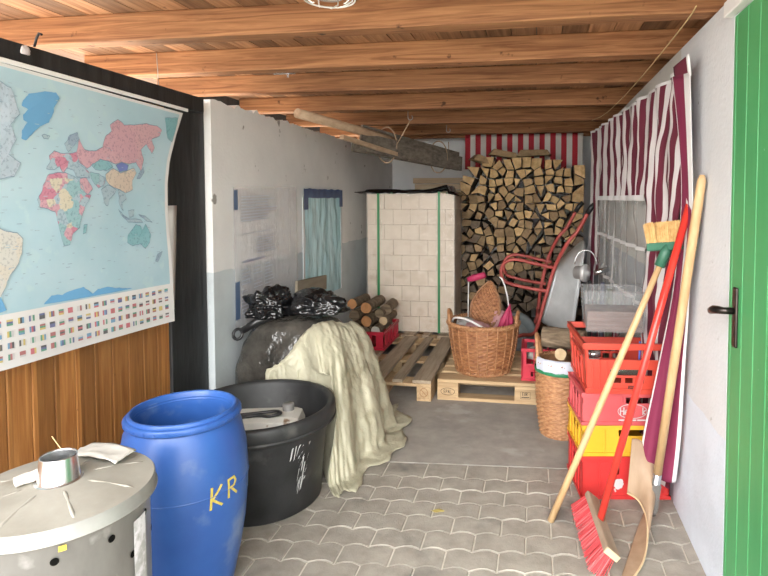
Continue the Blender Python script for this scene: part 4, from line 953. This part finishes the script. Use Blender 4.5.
def crate(name, label, loc, rz, size, m, front=(), side=(), flare=0.0, ribs=(), cat='crate', group=None, rim=.022, ribh=1.0):
    w, d, h = size; t = .008; cr = thing(name, label, cat, loc, rz, group); b = MB()
    for M, ww, hl in ((Matrix.Translation((-w / 2, -d / 2, 0)), w, front), (Matrix.Translation((w / 2, d / 2, 0)) @ Matrix.Rotation(pi, 4, 'Z'), w, front),
                      (Matrix.Translation((-w / 2, d / 2, 0)) @ Matrix.Rotation(-pi / 2, 4, 'Z'), d, side), (Matrix.Translation((w / 2, -d / 2, 0)) @ Matrix.Rotation(pi / 2, 4, 'Z'), d, side)):
        wall_panel(ww, h, t, list(hl), M, b)
    b.box((0, 0, .006), (w - 2 * t, d - 2 * t, .012))
    if rim:
        for z in (h - rim / 2, rim * .4):
            hh = rim if z > h / 2 else rim * .8
            for s_ in (-1, 1):
                b.box((0, s_ * d / 2, z), (w + .012, .012, hh)); b.box((s_ * w / 2, 0, z), (.012, d + .012, hh))
    for x in ribs:
        for s_ in (-1, 1): b.box((x, s_ * (d / 2 + .003), h * ribh / 2), (.008, .006, h * ribh))
    for y in [d * (k / 5 - .5) for k in range(1, 5)]:
        for s_ in (-1, 1): b.box((s_ * (w / 2 + .003), y, h * ribh / 2), (.006, .010, h * ribh))
    if flare: b.v = [(x * (1 + flare * z / h), y * (1 + flare * z / h), z) for x, y, z in b.v]
    b.build('crate_body', m, cr, bevel=.002)
    return cr
red_or = mat('orange_red_plastic', (.55, .055, .035), (.62, .075, .045), scale=4, rough=.4)
red_pk = mat('faded_red_plastic', (.52, .075, .085), (.60, .11, .115), scale=3, rough=.5)
red_br = mat('bright_red_plastic', (.56, .03, .03), (.62, .045, .04), scale=4, rough=.38)
yel_p = mat('yellow_plastic', (.70, .38, .02), (.76, .44, .04), scale=4, rough=.42)
crim = mat('crimson_plastic', (.50, .015, .04), (.56, .025, .055), scale=4, rough=.4)
whp = paint('white_print', (.62, .57, .57)); blk_p = paint('black_print', (.03, .02, .02))
hole = lambda cx, w, z0, z1: (.20 + cx - w / 2, .20 + cx + w / 2, z0, z1)
G_ = 'crates stacked by the right wall'; CXY = (.405, 2.83); DW = (.40, .30)
c1 = crate('beverage_crate', 'bright red crate with pale printed emblems, lowest of the stack by the right wall', (.398, 2.768, .0), .15, (.40, .30, .20), red_br, [hole(-.045, .032, .115, .145), hole(.06, .085, .115, .145)], [(.10, .2, .115, .145)], ribs=(-.12,), group=G_)
c2 = crate('beverage_crate', 'yellow crate between two red crates of the stack', (.398, 2.772, .2005), .155, (.40, .30, .145), yel_p, [hole(.06, .19, .092, .120)], [(.08, .22, .08, .115)], ribs=(-.10, -.01), group=G_)
c3 = crate('beverage_crate', 'faded red crate with a white round logo, standing on the yellow crate', (.398, 2.768, .346), .145, (.40, .30, .152), red_pk, [hole(.075, .155, .100, .126)], [(.08, .22, .09, .125)], ribs=(-.02,), group=G_)
fn_ = lambda x, z: (x, -.1515 - .004, z)
for cx in (-.035, .075):
    b = MB(); b.disc((cx, -.1577, .075), .012, (0, -1, 0), 14)
    for a in range(7):
        t_ = a * 2 * pi / 7; b.disc((cx + .014 * cos(t_), -.1575 - .0002 * a, .075 + .014 * sin(t_)), .010 + .003 * (a % 2), (0, -1, 0), 10)
    b.strokes([[(cx - .017, .05), (cx - .013, .04)] if cx < 0 else [(cx + .018, .072), (cx + .034, .084), (cx + .044, .066)]], .007, lambda x, z: (x, -.1575, z))
    b.build('printed_emblem', whp, c1)
LT = {'H': [[(0, 0), (0, .03)], [(.015, 0), (.015, .03)], [(0, .015), (.015, .015)]], 'e': [[(0, .01), (.013, .01), (.012, .018), (.004, .019), (0, .012), (0, .004), (.005, 0), (.013, .002)]],
      'r': [[(0, 0), (0, .019)], [(0, .013), (.006, .019), (.010, .018)]], 'k': [[(0, 0), (0, .03)], [(.011, .019), (0, .009), (.012, 0)]]}
b = MB(); F3 = lambda x, z: (x, -.1575, z)
for ch, x in (('H', -.03), ('e', -.008), ('r', .011), ('k', .072)): b.strokes([[(x + px * 1.05, .052 + pz * 1.05) for px, pz in ln] for ln in LT[ch]], .005, F3, seg=1)
b.strokes([[(.025 + .066 * cos(a), .067 + .033 * sin(a)) for a in [2 * pi * k / 30 for k in range(31)]]], .003, F3, seg=1)
for x0, x1 in ((-.035, .0), (.007, .04), (.05, .083)): b.strokes([[(x0, .026), (x1, .026)]], .007, F3, seg=1)
b.build('round_logo', whp, c3)['label'] = 'white round logo with lettering'
TW, TD, TH = .36, .40, .235
fh = [(.015, TW - .015, .158, .205), (.105, .285, .085, .112)] + [(.12 + .05 * k, .153 + .05 * k, .050, .074) for k in range(3)]
c4 = crate('shopping_crate', 'orange-red open shopping crate with a broad front bar, on top of the stack', (.398, 2.80, .4985), .10, (TW, TD, TH), red_or, fh, [(.03, TD - .03, .158, .205), (.12, .28, .10, .13)], flare=.10, ribs=(-.15, -.12, -.09), group=G_, rim=.030, ribh=.66)
b = MB(); ff = lambda x, z: (x, -(TD / 2) * (1 + .10 * z / TH) - .0035, z)
b.strokes([[(-.09, .012), (-.09, .030), (-.076, .014), (-.076, .030)], [(.15, .012), (.15, .03)], [(.15, .03), (.163, .02), (.15, .012)]], .006, ff, seg=1)
b.strokes([[(.005, .036), (.005, .02), (.017, .010), (.029, .02), (.029, .036), (.005, .036)], [(.010, .03), (.014, .018), (.017, .028), (.020, .018), (.024, .03)]], .004, ff, seg=1); b.build('printed_mark', blk_p, c4)
jar = thing('glass_jar', 'small jar with a silver screw lid at the front corner of the top crate', 'jar', (.272, 2.66, .511))
MB().lathe([(0, 0), (.032, 0), (.034, .01), (.034, .12), (.03, .135)], 24).build('jar_glass', film_mat('jar_glass', (.45, .45, .42), .5, .1), jar)
MB().lathe([(.0, .163), (.033, .163), (.036, .158), (.036, .138), (.03, .136)], 28).build('screw_lid', shiny, jar)
tag(MB().tube([(.475, 2.635, .62), (.475, 2.622, .735)], .005, 8).build('blue_pen', paint('blue_pen', (.10, .13, .45))), 'blue pen clipped upright inside the front of the top crate', 'pen')
jb = thing('glass_bottle', 'green-grey glass bottle lying in the rear of the top crate', 'bottle', (.46, 2.80, .555))
q = MB().lathe([(0, 0), (.035, 0), (.037, .01), (.037, .14), (.014, .19), (.013, .23), (0, .23)], 24); q.xf(Matrix.Rotation(R(80), 4, 'Y') @ Matrix.Translation((0, 0, -.11))); q.build('bottle_body', film_mat('bottle_glass', (.22, .27, .23), .6, .08), jb)
cb = thing('clear_storage_box', 'clear plastic box filled with greyish-brown goods, standing in the top crate', 'storage box', (.385, 2.87, .735), .0)
bx = MB()
clr = film_mat('clear_box_plastic', (.45, .46, .47), .20, .08)
for f_, n in ((lambda u, v: (lerp(-.135, .135, u) * (1 + .10 * v), -.10 * (1 + .10 * v), .20 * v), 4), (lambda u, v: (lerp(-.135, .135, u) * (1 + .10 * v), .10 * (1 + .10 * v), .20 * v), 4),
              (lambda u, v: (-.135 * (1 + .10 * v), lerp(-.10, .10, u) * (1 + .10 * v), .20 * v), 4), (lambda u, v: (.135 * (1 + .10 * v), lerp(-.10, .10, u) * (1 + .10 * v), .20 * v), 4), (lambda u, v: (lerp(-.135, .135, u), lerp(-.10, .10, v), 0), 4)):
    bx.grid(f_, n, n, smooth=False)
bx.build('box_shell', clr, cb)
e_ = 1.105; MB().tube([(-.135 * e_, -.1 * e_, .20), (.135 * e_, -.1 * e_, .20), (.135 * e_, .1 * e_, .20), (-.135 * e_, .1 * e_, .20)], .004, 6, closed=True).build('box_rim', clr, cb)
fill = MB().box((0, 0, .052), (.262, .19, .10)); fill.build('contents', mat('grey_brown_contents', (.12, .075, .066), (.21, .145, .125), scale=8, st=(1, 1, 8), rough=.8), cb, bevel=.008)

crate('beverage_crate', 'small crimson crate at the end of the pale pallet, beside the tall wicker basket', (.10, 3.93, .144), 0, (.36, .26, .22), crim, [(.03, .33, .115, .20), (.06, .30, .03, .06)], [(.03, .23, .115, .20)], ribs=(-.1, 0, .1))
tag(lump((.0, 3.90, .30), (.05, .05, .05), 21, .2, 2, 0, 3).build('grey_rag', mat('mottled_rag', (.2, .19, .18), (.42, .4, .36), scale=18, rough=.9)), 'mottled grey rag lying in the small crimson crate', 'rag')
lc = crate('log_crate', 'small red crate of short logs on the weathered pallet beside the tarpaulin', (-1.40, 4.625, .144), 0, (.38, .50, .15), crim, [(.03 + .05 * k, .065 + .05 * k, .03, .12) for k in range(6)], [(.04 + .05 * k, .075 + .05 * k, .03, .12) for k in range(9)], group=None)
LG = 'short logs in the red crate'
for lab, a, c, r, fm_ in (('log with a round orange cut end at the upper left of the red log crate', (-1.49, 4.42, .508), (-1.47, 4.75, .50), .042, cut_o), ('log with a long slanting orange cut face at the top of the red log crate', (-1.365, 4.40, .485), (-1.34, 4.75, .49), .046, cut_o),
                          ('log with a dark orange cut end in the middle of the red log crate', (-1.365, 4.41, .370), (-1.35, 4.75, .37), .044, cut_o), ('barky log end at the left side of the red log crate, above the tarpaulin', (-1.475, 4.43, .412), (-1.455, 4.75, .40), .044, barkm),
                          ('log with a whitish round end at the front of the red log crate', (-1.285, 4.40, .295), (-1.27, 4.75, .31), .040, mat('log_whitish_end', (.42, .40, .36), (.55, .52, .47), rough=.9)), ('small brown log end at the right side of the red log crate', (-1.245, 4.50, .36), (-1.235, 4.8, .36), .036, cut_m),
                          ('grey barky log end at the far right of the red log crate', (-1.235, 4.55, .445), (-1.25, 4.85, .445), .045, barkm), ('barky log behind the middle of the red log crate', (-1.275, 4.48, .425), (-1.27, 4.82, .425), .036, barkm), ('barky log lying low at the left inside the red log crate', (-1.49, 4.44, .31), (-1.47, 4.8, .31), .046, barkm), ('barky log lying low in the middle inside the red log crate', (-1.385, 4.44, .275), (-1.37, 4.8, .275), .044, barkm)):
    log('short_log', lab, a, c, r, fm_, LG)

# ------------------------------------------------------------------ wheelbarrow leaning on its nose
wb = thing('wheelbarrow', 'galvanised wheelbarrow with a red frame, stood up on its wheel beside the firewood', 'wheelbarrow', (-.16, 4.86, 0))
wred = mat('barrow_red_paint', (.36, .055, .045), (.48, .09, .075), scale=8, rough=.45); tray_z = mat('barrow_zinc', (.48, .50, .50), (.62, .64, .64), scale=6, rough=.5, metal=.35, spot=((.36, .38, .38), 4, .58, .1))
rub = mat('wheel_grey', (.17, .205, .215), (.25, .285, .29), scale=8, rough=.7)
YC = 4.86
for s_ in (-1, 1):
    ya = YC + s_ * .27; yt = YC + s_ * .20; yw = YC + s_ * .07
    kx = -.062 if s_ < 0 else -.118; km = .01 if s_ < 0 else -.045
    rail = smooth_path([(.475 + kx, ya, 1.26), (.40 + kx, ya, 1.12), (.32 + kx, ya, 1.02), (.155 + km, yt, .82), (.08 + km * .6, yt, .55), (.025, yt, .32), (-.01, yt - s_ * .03, .25), (-.09, yw, .215), (-.17, yw, .19)], 6)
    MB().tube(rail, .0155, 10).build('frame_rail', wred, wb, world=True)
    MB().tube([(.475 + kx, ya, 1.26), (.505 + kx, ya, 1.31), (.54 + kx, ya, 1.345)], .021, 12).build('grip', black_pl, wb, world=True)
    leg = smooth_path([(.15, yt, .815), (.0, yt, .845), (-.14, yt, .875), (-.23, yt, .86), (-.275, yt, .79), (-.255, yt, .70), (-.17, yt, .665), (-.02, yt, .635), (.10, yt, .62)], 6)
    MB().tube(leg, .0145, 10).build('leg', wred, wb, world=True)
MB().tube([(.155, YC - .2, .80), (.155, YC + .2, .80)], .012, 8).build('cross_bar', wred, wb, world=True); MB().tube([(.04, YC - .2, .38), (.04, YC + .2, .38)], .012, 8).build('cross_bar', wred, wb, world=True)
tr_ = MB()
lo_ = [(.165, .80), (.045, .34)]            # tray bottom (against the frame)
hi_ = [(.395, 1.0), (.375, .40), (.20, .20)]
def traypt(u, v):
    # u around the rim, v from floor of the tray to its rim
    a = 2 * pi * u; ca, sa = cos(a), sin(a); e = lambda q: math.copysign(abs(q) ** .55, q)
    L0, L1 = Vector((.185, 0, .82)), Vector((.055, 0, .335)); H0, H1 = Vector((.40, 0, 1.02)), Vector((.285, 0, .19))
    cb_, ct_ = (L0 + L1) / 2, (H0 + H1) / 2; c = cb_.lerp(ct_, v); ax = ((L0 - L1) / 2).lerp((H0 - H1) / 2, v); wy = lerp(.17, .30, v)
    return c + ax * e(ca) + Vector((0, wy * e(sa), 0)) + Vector((0, YC, 0))
tr_.grid(traypt, 64, 10); cb0 = [traypt(k / 64, 0) for k in range(64)]; tr_.add(cb0, [tuple(range(64))])
tr_.build('tray', tray_z, wb, world=True, solid=.004)
MB().tube([traypt(k / 64, 1) for k in range(64)], .009, 8, closed=True).build('tray_rim', tray_z, wb, world=True)
WC = Vector((-.17, YC, .20)); b = MB()
b.lathe([(.12, -.03), (.165, -.042), (.19, -.034), (.20, 0), (.19, .034), (.165, .042), (.12, .03)], 40); b.xf(Matrix.Translation(WC) @ Matrix.Rotation(R(90), 4, 'X')); b.build('tyre', rub, wb, world=True)
b = MB(); b.lathe([(0, -.05), (.02, -.05), (.025, -.015), (.11, -.012), (.125, -.03), (.128, .03), (.11, .012), (.025, .015), (.02, .05), (0, .05)], 32); b.xf(Matrix.Translation(WC) @ Matrix.Rotation(R(90), 4, 'X')); b.build('wheel_disc', mat('wheel_disc_grey', (.24, .28, .29), (.32, .36, .37), rough=.5), wb, world=True)
MB().tube([WC + Vector((0, -.09, 0)), WC + Vector((0, .09, 0))], .011, 8).build('axle', shiny, wb, world=True)

# metal odds behind the crates
lp = thing('metal_fitting', 'shiny round metal fitting with a wire loop beside the wheelbarrow tray', 'metal fitting', (.365, 4.0, .86), 0)
q = MB().lathe([(0, -.015), (.02, -.015), (.022, 0), (.058, .004), (.064, .012), (.064, .03), (.06, .034), (.045, .036), (.045, .09), (0, .09)], 32); q.xf(Matrix.Rotation(R(62), 4, 'Z') @ Matrix.Rotation(R(90), 4, 'X') @ Matrix.Diagonal((1, 1, -1, 1))); zinc = mat('satin_metal', (.55, .55, .54), (.68, .68, .67), rough=.5, metal=.5); q.build('drum', zinc, lp)
MB().tube([(.05, .02, .0), (.16, .05, .03)], .018, 12).build('spout', shiny, lp)
MB().tube([(-.01 + .075 * cos(a), .03, .06 + .10 * sin(a)) for a in [pi * k / 14 for k in range(15)]], .005, 6).build('wire_loop', shiny, lp)
MB().lathe([(.03, -.715), (.032, -.71), (.016, -.70), (.014, -.06), (0, -.05)], 12, (.02, .04, 0)).build('stand_pole', black_pl, lp)
lp.location.z = .86
for i, (x, y, z1, r, lab) in enumerate(((.43, 4.05, .86, .016, 'dark thick tool handle standing just right of the round metal fitting'), (.47, 4.0, .80, .014, 'dark blue-grey tool handle leaning behind the clear storage box'), (.50, 3.85, .78, .022, 'olive green post standing behind the clear storage box'))):
    tag(MB().tube([(x - .02, y - .05, .145), (x, y, z1)], r, 10).build('tool_handle', mat('tool_handle_dark', [(.02, .02, .022), (.05, .06, .09), (.07, .08, .045)][i], [(.04, .04, .042), (.09, .10, .14), (.12, .13, .08)][i], rough=.6)), lab, 'tool handle', 'long handles behind the crates')
b = MB().tube(smooth_path([(.545, 4.55, 1.38), (.54, 4.53, 1.1), (.535, 4.5, .86), (.53, 4.45, .60), (.53, 4.42, .5)], 5), .009, 6); rp = thing('white_rope', 'white rope with a knot hanging in front of the curtain window', 'rope', (.54, 4.5, .5))
b.build('rope', paint('white_rope', (.68, .67, .66), rough=.8), rp, world=True); lump((.533, 4.49, .83), (.022, .022, .04), 4, .3, 2, 0, 3).build('knot', MATS['white_rope'], rp, world=True)

# ------------------------------------------------------------------ brooms and shovel against the right wall
beech = mat('beech_handle', (.46, .29, .14), (.56, .38, .20), scale=7, st=(8, 8, .7), rough=.5)
beech2 = mat('old_beech_handle', (.48, .35, .22), (.60, .46, .31), scale=7, st=(8, 8, .7), rough=.6)
redh = mat('red_varnished_handle', (.58, .03, .022), (.64, .05, .035), scale=5, rough=.28)
def basis(a, c): 
    d = (Vector(c) - Vector(a)).normalized(); return d
A0, A1 = Vector((.075, 2.386, .0)), Vector((.512, 2.375, 1.135))
ba = thing('upturned_broom', 'upturned broom with straw-coloured bristles on a green head, wooden handle slanting across the crates', 'broom', A0)
dA = (A1 - A0).normalized()
MB().tube([A0 + dA * .0, A0.lerp(A1, .3), A0.lerp(A1, .7), A1], [.0145, .0145, .014, .012], 14).build('handle', beech, ba, world=True)
grn = mat('green_broom_plastic', (.03, .12, .075), (.05, .17, .11), scale=8, rough=.45)
MB().tube([A1 - dA * .03, A1 + dA * .03, A1 + dA * .065], [.021, .022, .018], 14).build('socket', grn, ba, world=True)
hc_ = A1 + dA * .06 + Vector((.012, 0, 0)); hx = Vector((.74, -.66, .12)).normalized(); hz_ = Vector((.03, .08, 1)); hz_ = (hz_ - hx * hz_.dot(hx)).normalized()
hn = hx.cross(hz_).normalized()
def hb(x, y, z): return hc_ + hx * x + hn * y + hz_ * z
b = MB(); b.box((0, 0, 0), (.195, .05, .034)); b.v = [tuple(hb(*v)) for v in b.v]; b.build('head_block', grn, ba, world=True, bevel=.006)
def bristles(n, place, l0, r, mats, name, parent):
    b = MB()
    for k in range(n):
        p, d, l = place(k); p = Vector(p); d = Vector(d).normalized()
        b.tube([p, p + d * l], [r, r * .7], 4, cap=False)
    return b.build(name, mats, parent, world=True)
straw_m = mat('straw_bristle', (.52, .30, .10), (.70, .46, .20), scale=60, rough=.8)
def plA(k):
    x = rng.uniform(-.094, .094); y = rng.uniform(-.022, .022)
    return hb(x, y, .01), hz_ + hx * (x * 1.5) + hn * (y * 3) , .088 * rng.uniform(.93, 1.05)
bristles(900, plA, .1, .0019, straw_m, 'bristles', ba)

B0, B1 = Vector((.262, 2.255, .085)), Vector((.590, 2.285, 1.36))
bb = thing('red_handled_broom', 'broom with a long red handle and red bristles standing on the pavers', 'broom', (.25, 2.26, 0))
dB = (B1 - B0).normalized()
MB().tube([B0 - dB * .02, B0.lerp(B1, .5), B1], [.0145, .0145, .0145], 14).build('handle', redh, bb, world=True)
fx = Vector((.085, -.995, 0)).normalized(); fz = Vector((-.62, -.05, -.78)).normalized(); fy = fz.cross(fx).normalized(); cB = Vector((.268, 2.255, .088))
fb = lambda x, y, z: cB + fx * x + fy * y + fz * z
b = MB(); b.box((0, 0, 0), (.40, .062, .026)); b.v = [tuple(fb(*v)) for v in b.v]
b.build('head_block', mat('worn_broom_wood', (.28, .20, .14), (.38, .29, .21), scale=7, st=(3, .8, 3), rough=.75), bb, world=True, bevel=.007)
b = MB(); b.box((.201, 0, 0), (.006, .060, .024)); b.v = [tuple(fb(*v)) for v in b.v]; b.build('end_grain', mat('pale_end_grain', (.46, .37, .24), (.54, .45, .31), rough=.8), bb, world=True)
redb = [paint('red_bristle', (.60, .05, .06)), paint('pink_bristle', (.66, .18, .19))]
def tuft(n, m, nm):
    def pl(k):
        x = (k % 22) / 21 * .38 - .19 + rng.uniform(-.005, .005); y = rng.choice((-.02, -.007, .007, .02)) + rng.uniform(-.004, .004)
        return fb(x, y, .010), fz + fx * (x * 1.1 + rng.uniform(-.06, .06)) + fy * (y * 6), .092 * rng.uniform(.92, 1.0)
    return bristles(n, pl, .1, .0016, m, nm, bb)
tuft(520, redb[0], 'bristles'); tuft(200, redb[1], 'bristles')

C0, C1 = Vector((.507, 2.46, .055)), Vector((.608, 2.19, 1.47))
sh = thing('wooden_snow_shovel', 'wooden snow shovel with a curved plywood blade, its handle leaning on the white wall', 'shovel', (.45, 2.4, 0))
MB().tube([C0.lerp(C1, .1), C0.lerp(C1, .5), C0.lerp(C1, .93), C0.lerp(C1, .985), C1], [.0175, .0175, .0175, .016, .009], 16).build('handle', beech, sh, world=True)
E1 = smooth_path([(.405, 2.475, .105), (.445, 2.44, .095), (.462, 2.36, .075), (.450, 2.26, .045), (.415, 2.15, .018), (.362, 2.06, .004)], 8)
E2 = smooth_path([(.425, 2.50, .335), (.465, 2.505, .325), (.515, 2.50, .25), (.52, 2.46, .12), (.45, 2.40, .03), (.315, 2.045, .002)], 8)
def blade(u, v):
    k = u * (len(E1) - 1); i = min(int(k), len(E1) - 2); a = E1[i].lerp(E1[i + 1], k - i); c = E2[i].lerp(E2[i + 1], k - i); return a.lerp(c, v)
ply = mat('plywood_blade', (.30, .20, .125), (.38, .265, .175), scale=5, st=(3, 3, .8), rough=.6)
MB().grid(blade, 40, 14).build('blade', ply, sh, world=True, solid=.006)
MB().tube([Vector(p) + Vector((-.001, -.002, .0)) for p in E1], .0042, 6).build('blade_edge', mat('pale_ply_edge', (.56, .41, .24), (.64, .49, .31), rough=.6), sh, world=True)['label'] = 'pale plywood edge'
MB().bar(C0.lerp(C1, -.01) + Vector((-.0, -.018, 0)), C0.lerp(C1, .085) + Vector((0, -.018, 0)), .035, .004, (0, -1, 0)).build('socket_plate', shiny, sh, world=True)
MB().tube([C0.lerp(C1, -.02), C0.lerp(C1, .12)], .0185, 14).build('socket', shiny, sh, world=True)

# ------------------------------------------------------------------ hanging under the roof
hb_ = thing('hanging_timber_bundle', 'bundle of old grey boards and a peeled pole slung by strings below the rafters', 'timber bundle', (-1.1, 4.3, 1.8))
hw = mat('grey_old_board', (.10, .083, .066), (.21, .18, .145), scale=6, st=(6, .5, 6), rough=.9, bump=.5); pw = mat('peeled_pole', (.36, .24, .15), (.50, .36, .24), scale=6, st=(6, .6, 6), rough=.75)
MB().tube([(-1.50, 3.40, 1.925), (-1.24, 4.0, 1.87), (-1.02, 4.6, 1.83)], [.032, .030, .027], 14).build('pole', pw, hb_, world=True)
P0, P1 = Vector((-1.32, 3.95, 1.80)), Vector((-.735, 5.15, 1.70))
for k, (dx, dz, h, st_) in enumerate(((.03, .045, .17, .04), (.06, .0, .13, .0), (-.05, -.03, .07, .05))):
    a = P0.lerp(P1, st_) + Vector((dx, 0, dz)); c = P1 + Vector((dx, 0, dz * .5))
    MB().bar(a, c, .022, h).build('board', hw, hb_, world=True, bevel=.003)
MB().bar(P0 + Vector((.02, -.28, .0)), P0.lerp(P1, .5) + Vector((.02, 0, -.045)), .03, .03).build('lath', pw, hb_, world=True)
for t_, up_ in ((.28, .05), (.80, .02)):
    p = P0.lerp(P1, t_); q = smooth_path([p + Vector((.08 * cos(a), .02, .03 + .14 * sin(a))) for a in [2 * pi * k / 12 for k in range(12)]], 3, True)
    MB().tube(q, .005, 6, closed=True).build('string_loop', paint('hemp_string', (.42, .30, .20), rough=.9), hb_, world=True)
hk = mat('steel_hook', (.30, .28, .26), (.42, .40, .38), rough=.35, metal=.8)
for (x, y, z), p, lab in (((-.965, 4.22, 1.965), P0.lerp(P1, .30) + Vector((.06, 0, .02)), 'string on an open hook under a rafter, holding the middle of the hanging bundle'), ((-.80, 5.06, 1.88), P0.lerp(P1, .90) + Vector((.02, 0, .06)), 'string on an open hook holding the far end of the hanging bundle')):
    t = thing('hook_and_string', lab, 'hook', (x, y, 2.05))
    MB().tube([(0, 0, 0), (0, 0, -.05)] + [(.018 - .018 * cos(a), 0, -.05 - .018 * sin(a)) for a in [pi * k / 8 * 1.3 for k in range(1, 9)]], .0035, 6).build('hook', hk, t)
    MB().tube([(x + .018, y, z + .015), p], .004, 6).build('string', MATS['hemp_string'], t, world=True)
lamp = thing('cage_lamp', 'bulkhead lamp with a wire guard fixed under the front rafter', 'lamp', (-.625, 1.66, 2.05))
MB().lathe([(0, 0), (.078, 0), (.08, -.006), (.078, -.016), (.06, -.02)], 40).build('base_ring', mat('grey_lamp_base', (.25, .25, .24), (.35, .35, .34), rough=.5), lamp)
MB().lathe([(.064, -.015), (.060, -.035), (.040, -.055), (0, -.060)], 32).build('glass_dome', mat('opal_glass', (.50, .50, .46), (.58, .58, .54), rough=.2), lamp)
wg = paint('white_wire', (.70, .69, .66), rough=.4)
MB().tube([(.078 * cos(a), .078 * sin(a), -.058) for a in [2 * pi * k / 36 for k in range(36)]], .0028, 6, closed=True).build('guard_ring', wg, lamp)
for k in range(8):
    a = 2 * pi * k / 8; MB().tube([(.08 * cos(a), .08 * sin(a), -.01), (.078 * cos(a), .078 * sin(a), -.05), (.05 * cos(a + .2), .05 * sin(a + .2), -.07), (.045 * cos(a + .3), .045 * sin(a + .3), -.07)], .0024, 6).build('guard_wire', wg, lamp)
br = thing('metal_bracket', 'small galvanised strap fixed under the second rafter', 'bracket', (-1.32, 2.84, 2.05))
MB().box((0, 0, -.004), (.12, .02, .003)).build('strap', shiny, br); MB().box((0.02, -.005, -.015), (.012, .003, .022)).build('tongue', shiny, br)
tw = paint('yellow_twine', (.60, .44, .22), rough=.9)
tag(MB().tube(smooth_path([(.552, 2.10, 2.056), (.548, 2.3, 2.035), (.53, 3.2, 2.0), (.50, 4.2, 1.995), (.475, 5.0, 2.052)], 6), .0028, 5).build('twine', tw), 'thin yellowish twine slung under the rafters along the right side', 'twine')
tag(MB().tube([(-1.72, 2.36, 2.05), (-1.715, 2.36, 1.96), (-1.72, 2.37, 1.90)], .0018, 5).build('hanging_thread', paint('grey_thread', (.4, .38, .35))), 'short loose thread hanging above the end of the black beam', 'thread')
hkl = thing('beam_hook', 'black hook on the black beam above the map with a white tag of foam', 'hook', (-1.66, 1.66, 1.89))
MB().tube([(0, 0, 0), (.01, 0, .03), (.02, 0, .045), (.03, 0, .04)], .004, 8).build('hook', black_pl, hkl); lump((-1.664, 1.63, 1.868), (.006, .016, .018), 3, .3, 2, 0, 3).build('foam_tag', whp, hkl, world=True)

lf = MB(); lf.grid(lambda u, v: (-.415 + .05 * (u - .5) + .012 * (v - .5), 2.375 + .030 * (v - .5) * math.sin(pi * max(.05, min(.95, u))), .006 + .006 * abs(v - .5)), 8, 4)
tag(lf.build('dry_leaf', paint('yellow_leaf', (.42, .34, .10), rough=.8), solid=.001), 'small yellowish dry leaf lying on the pavers in the middle of the floor', 'leaf')
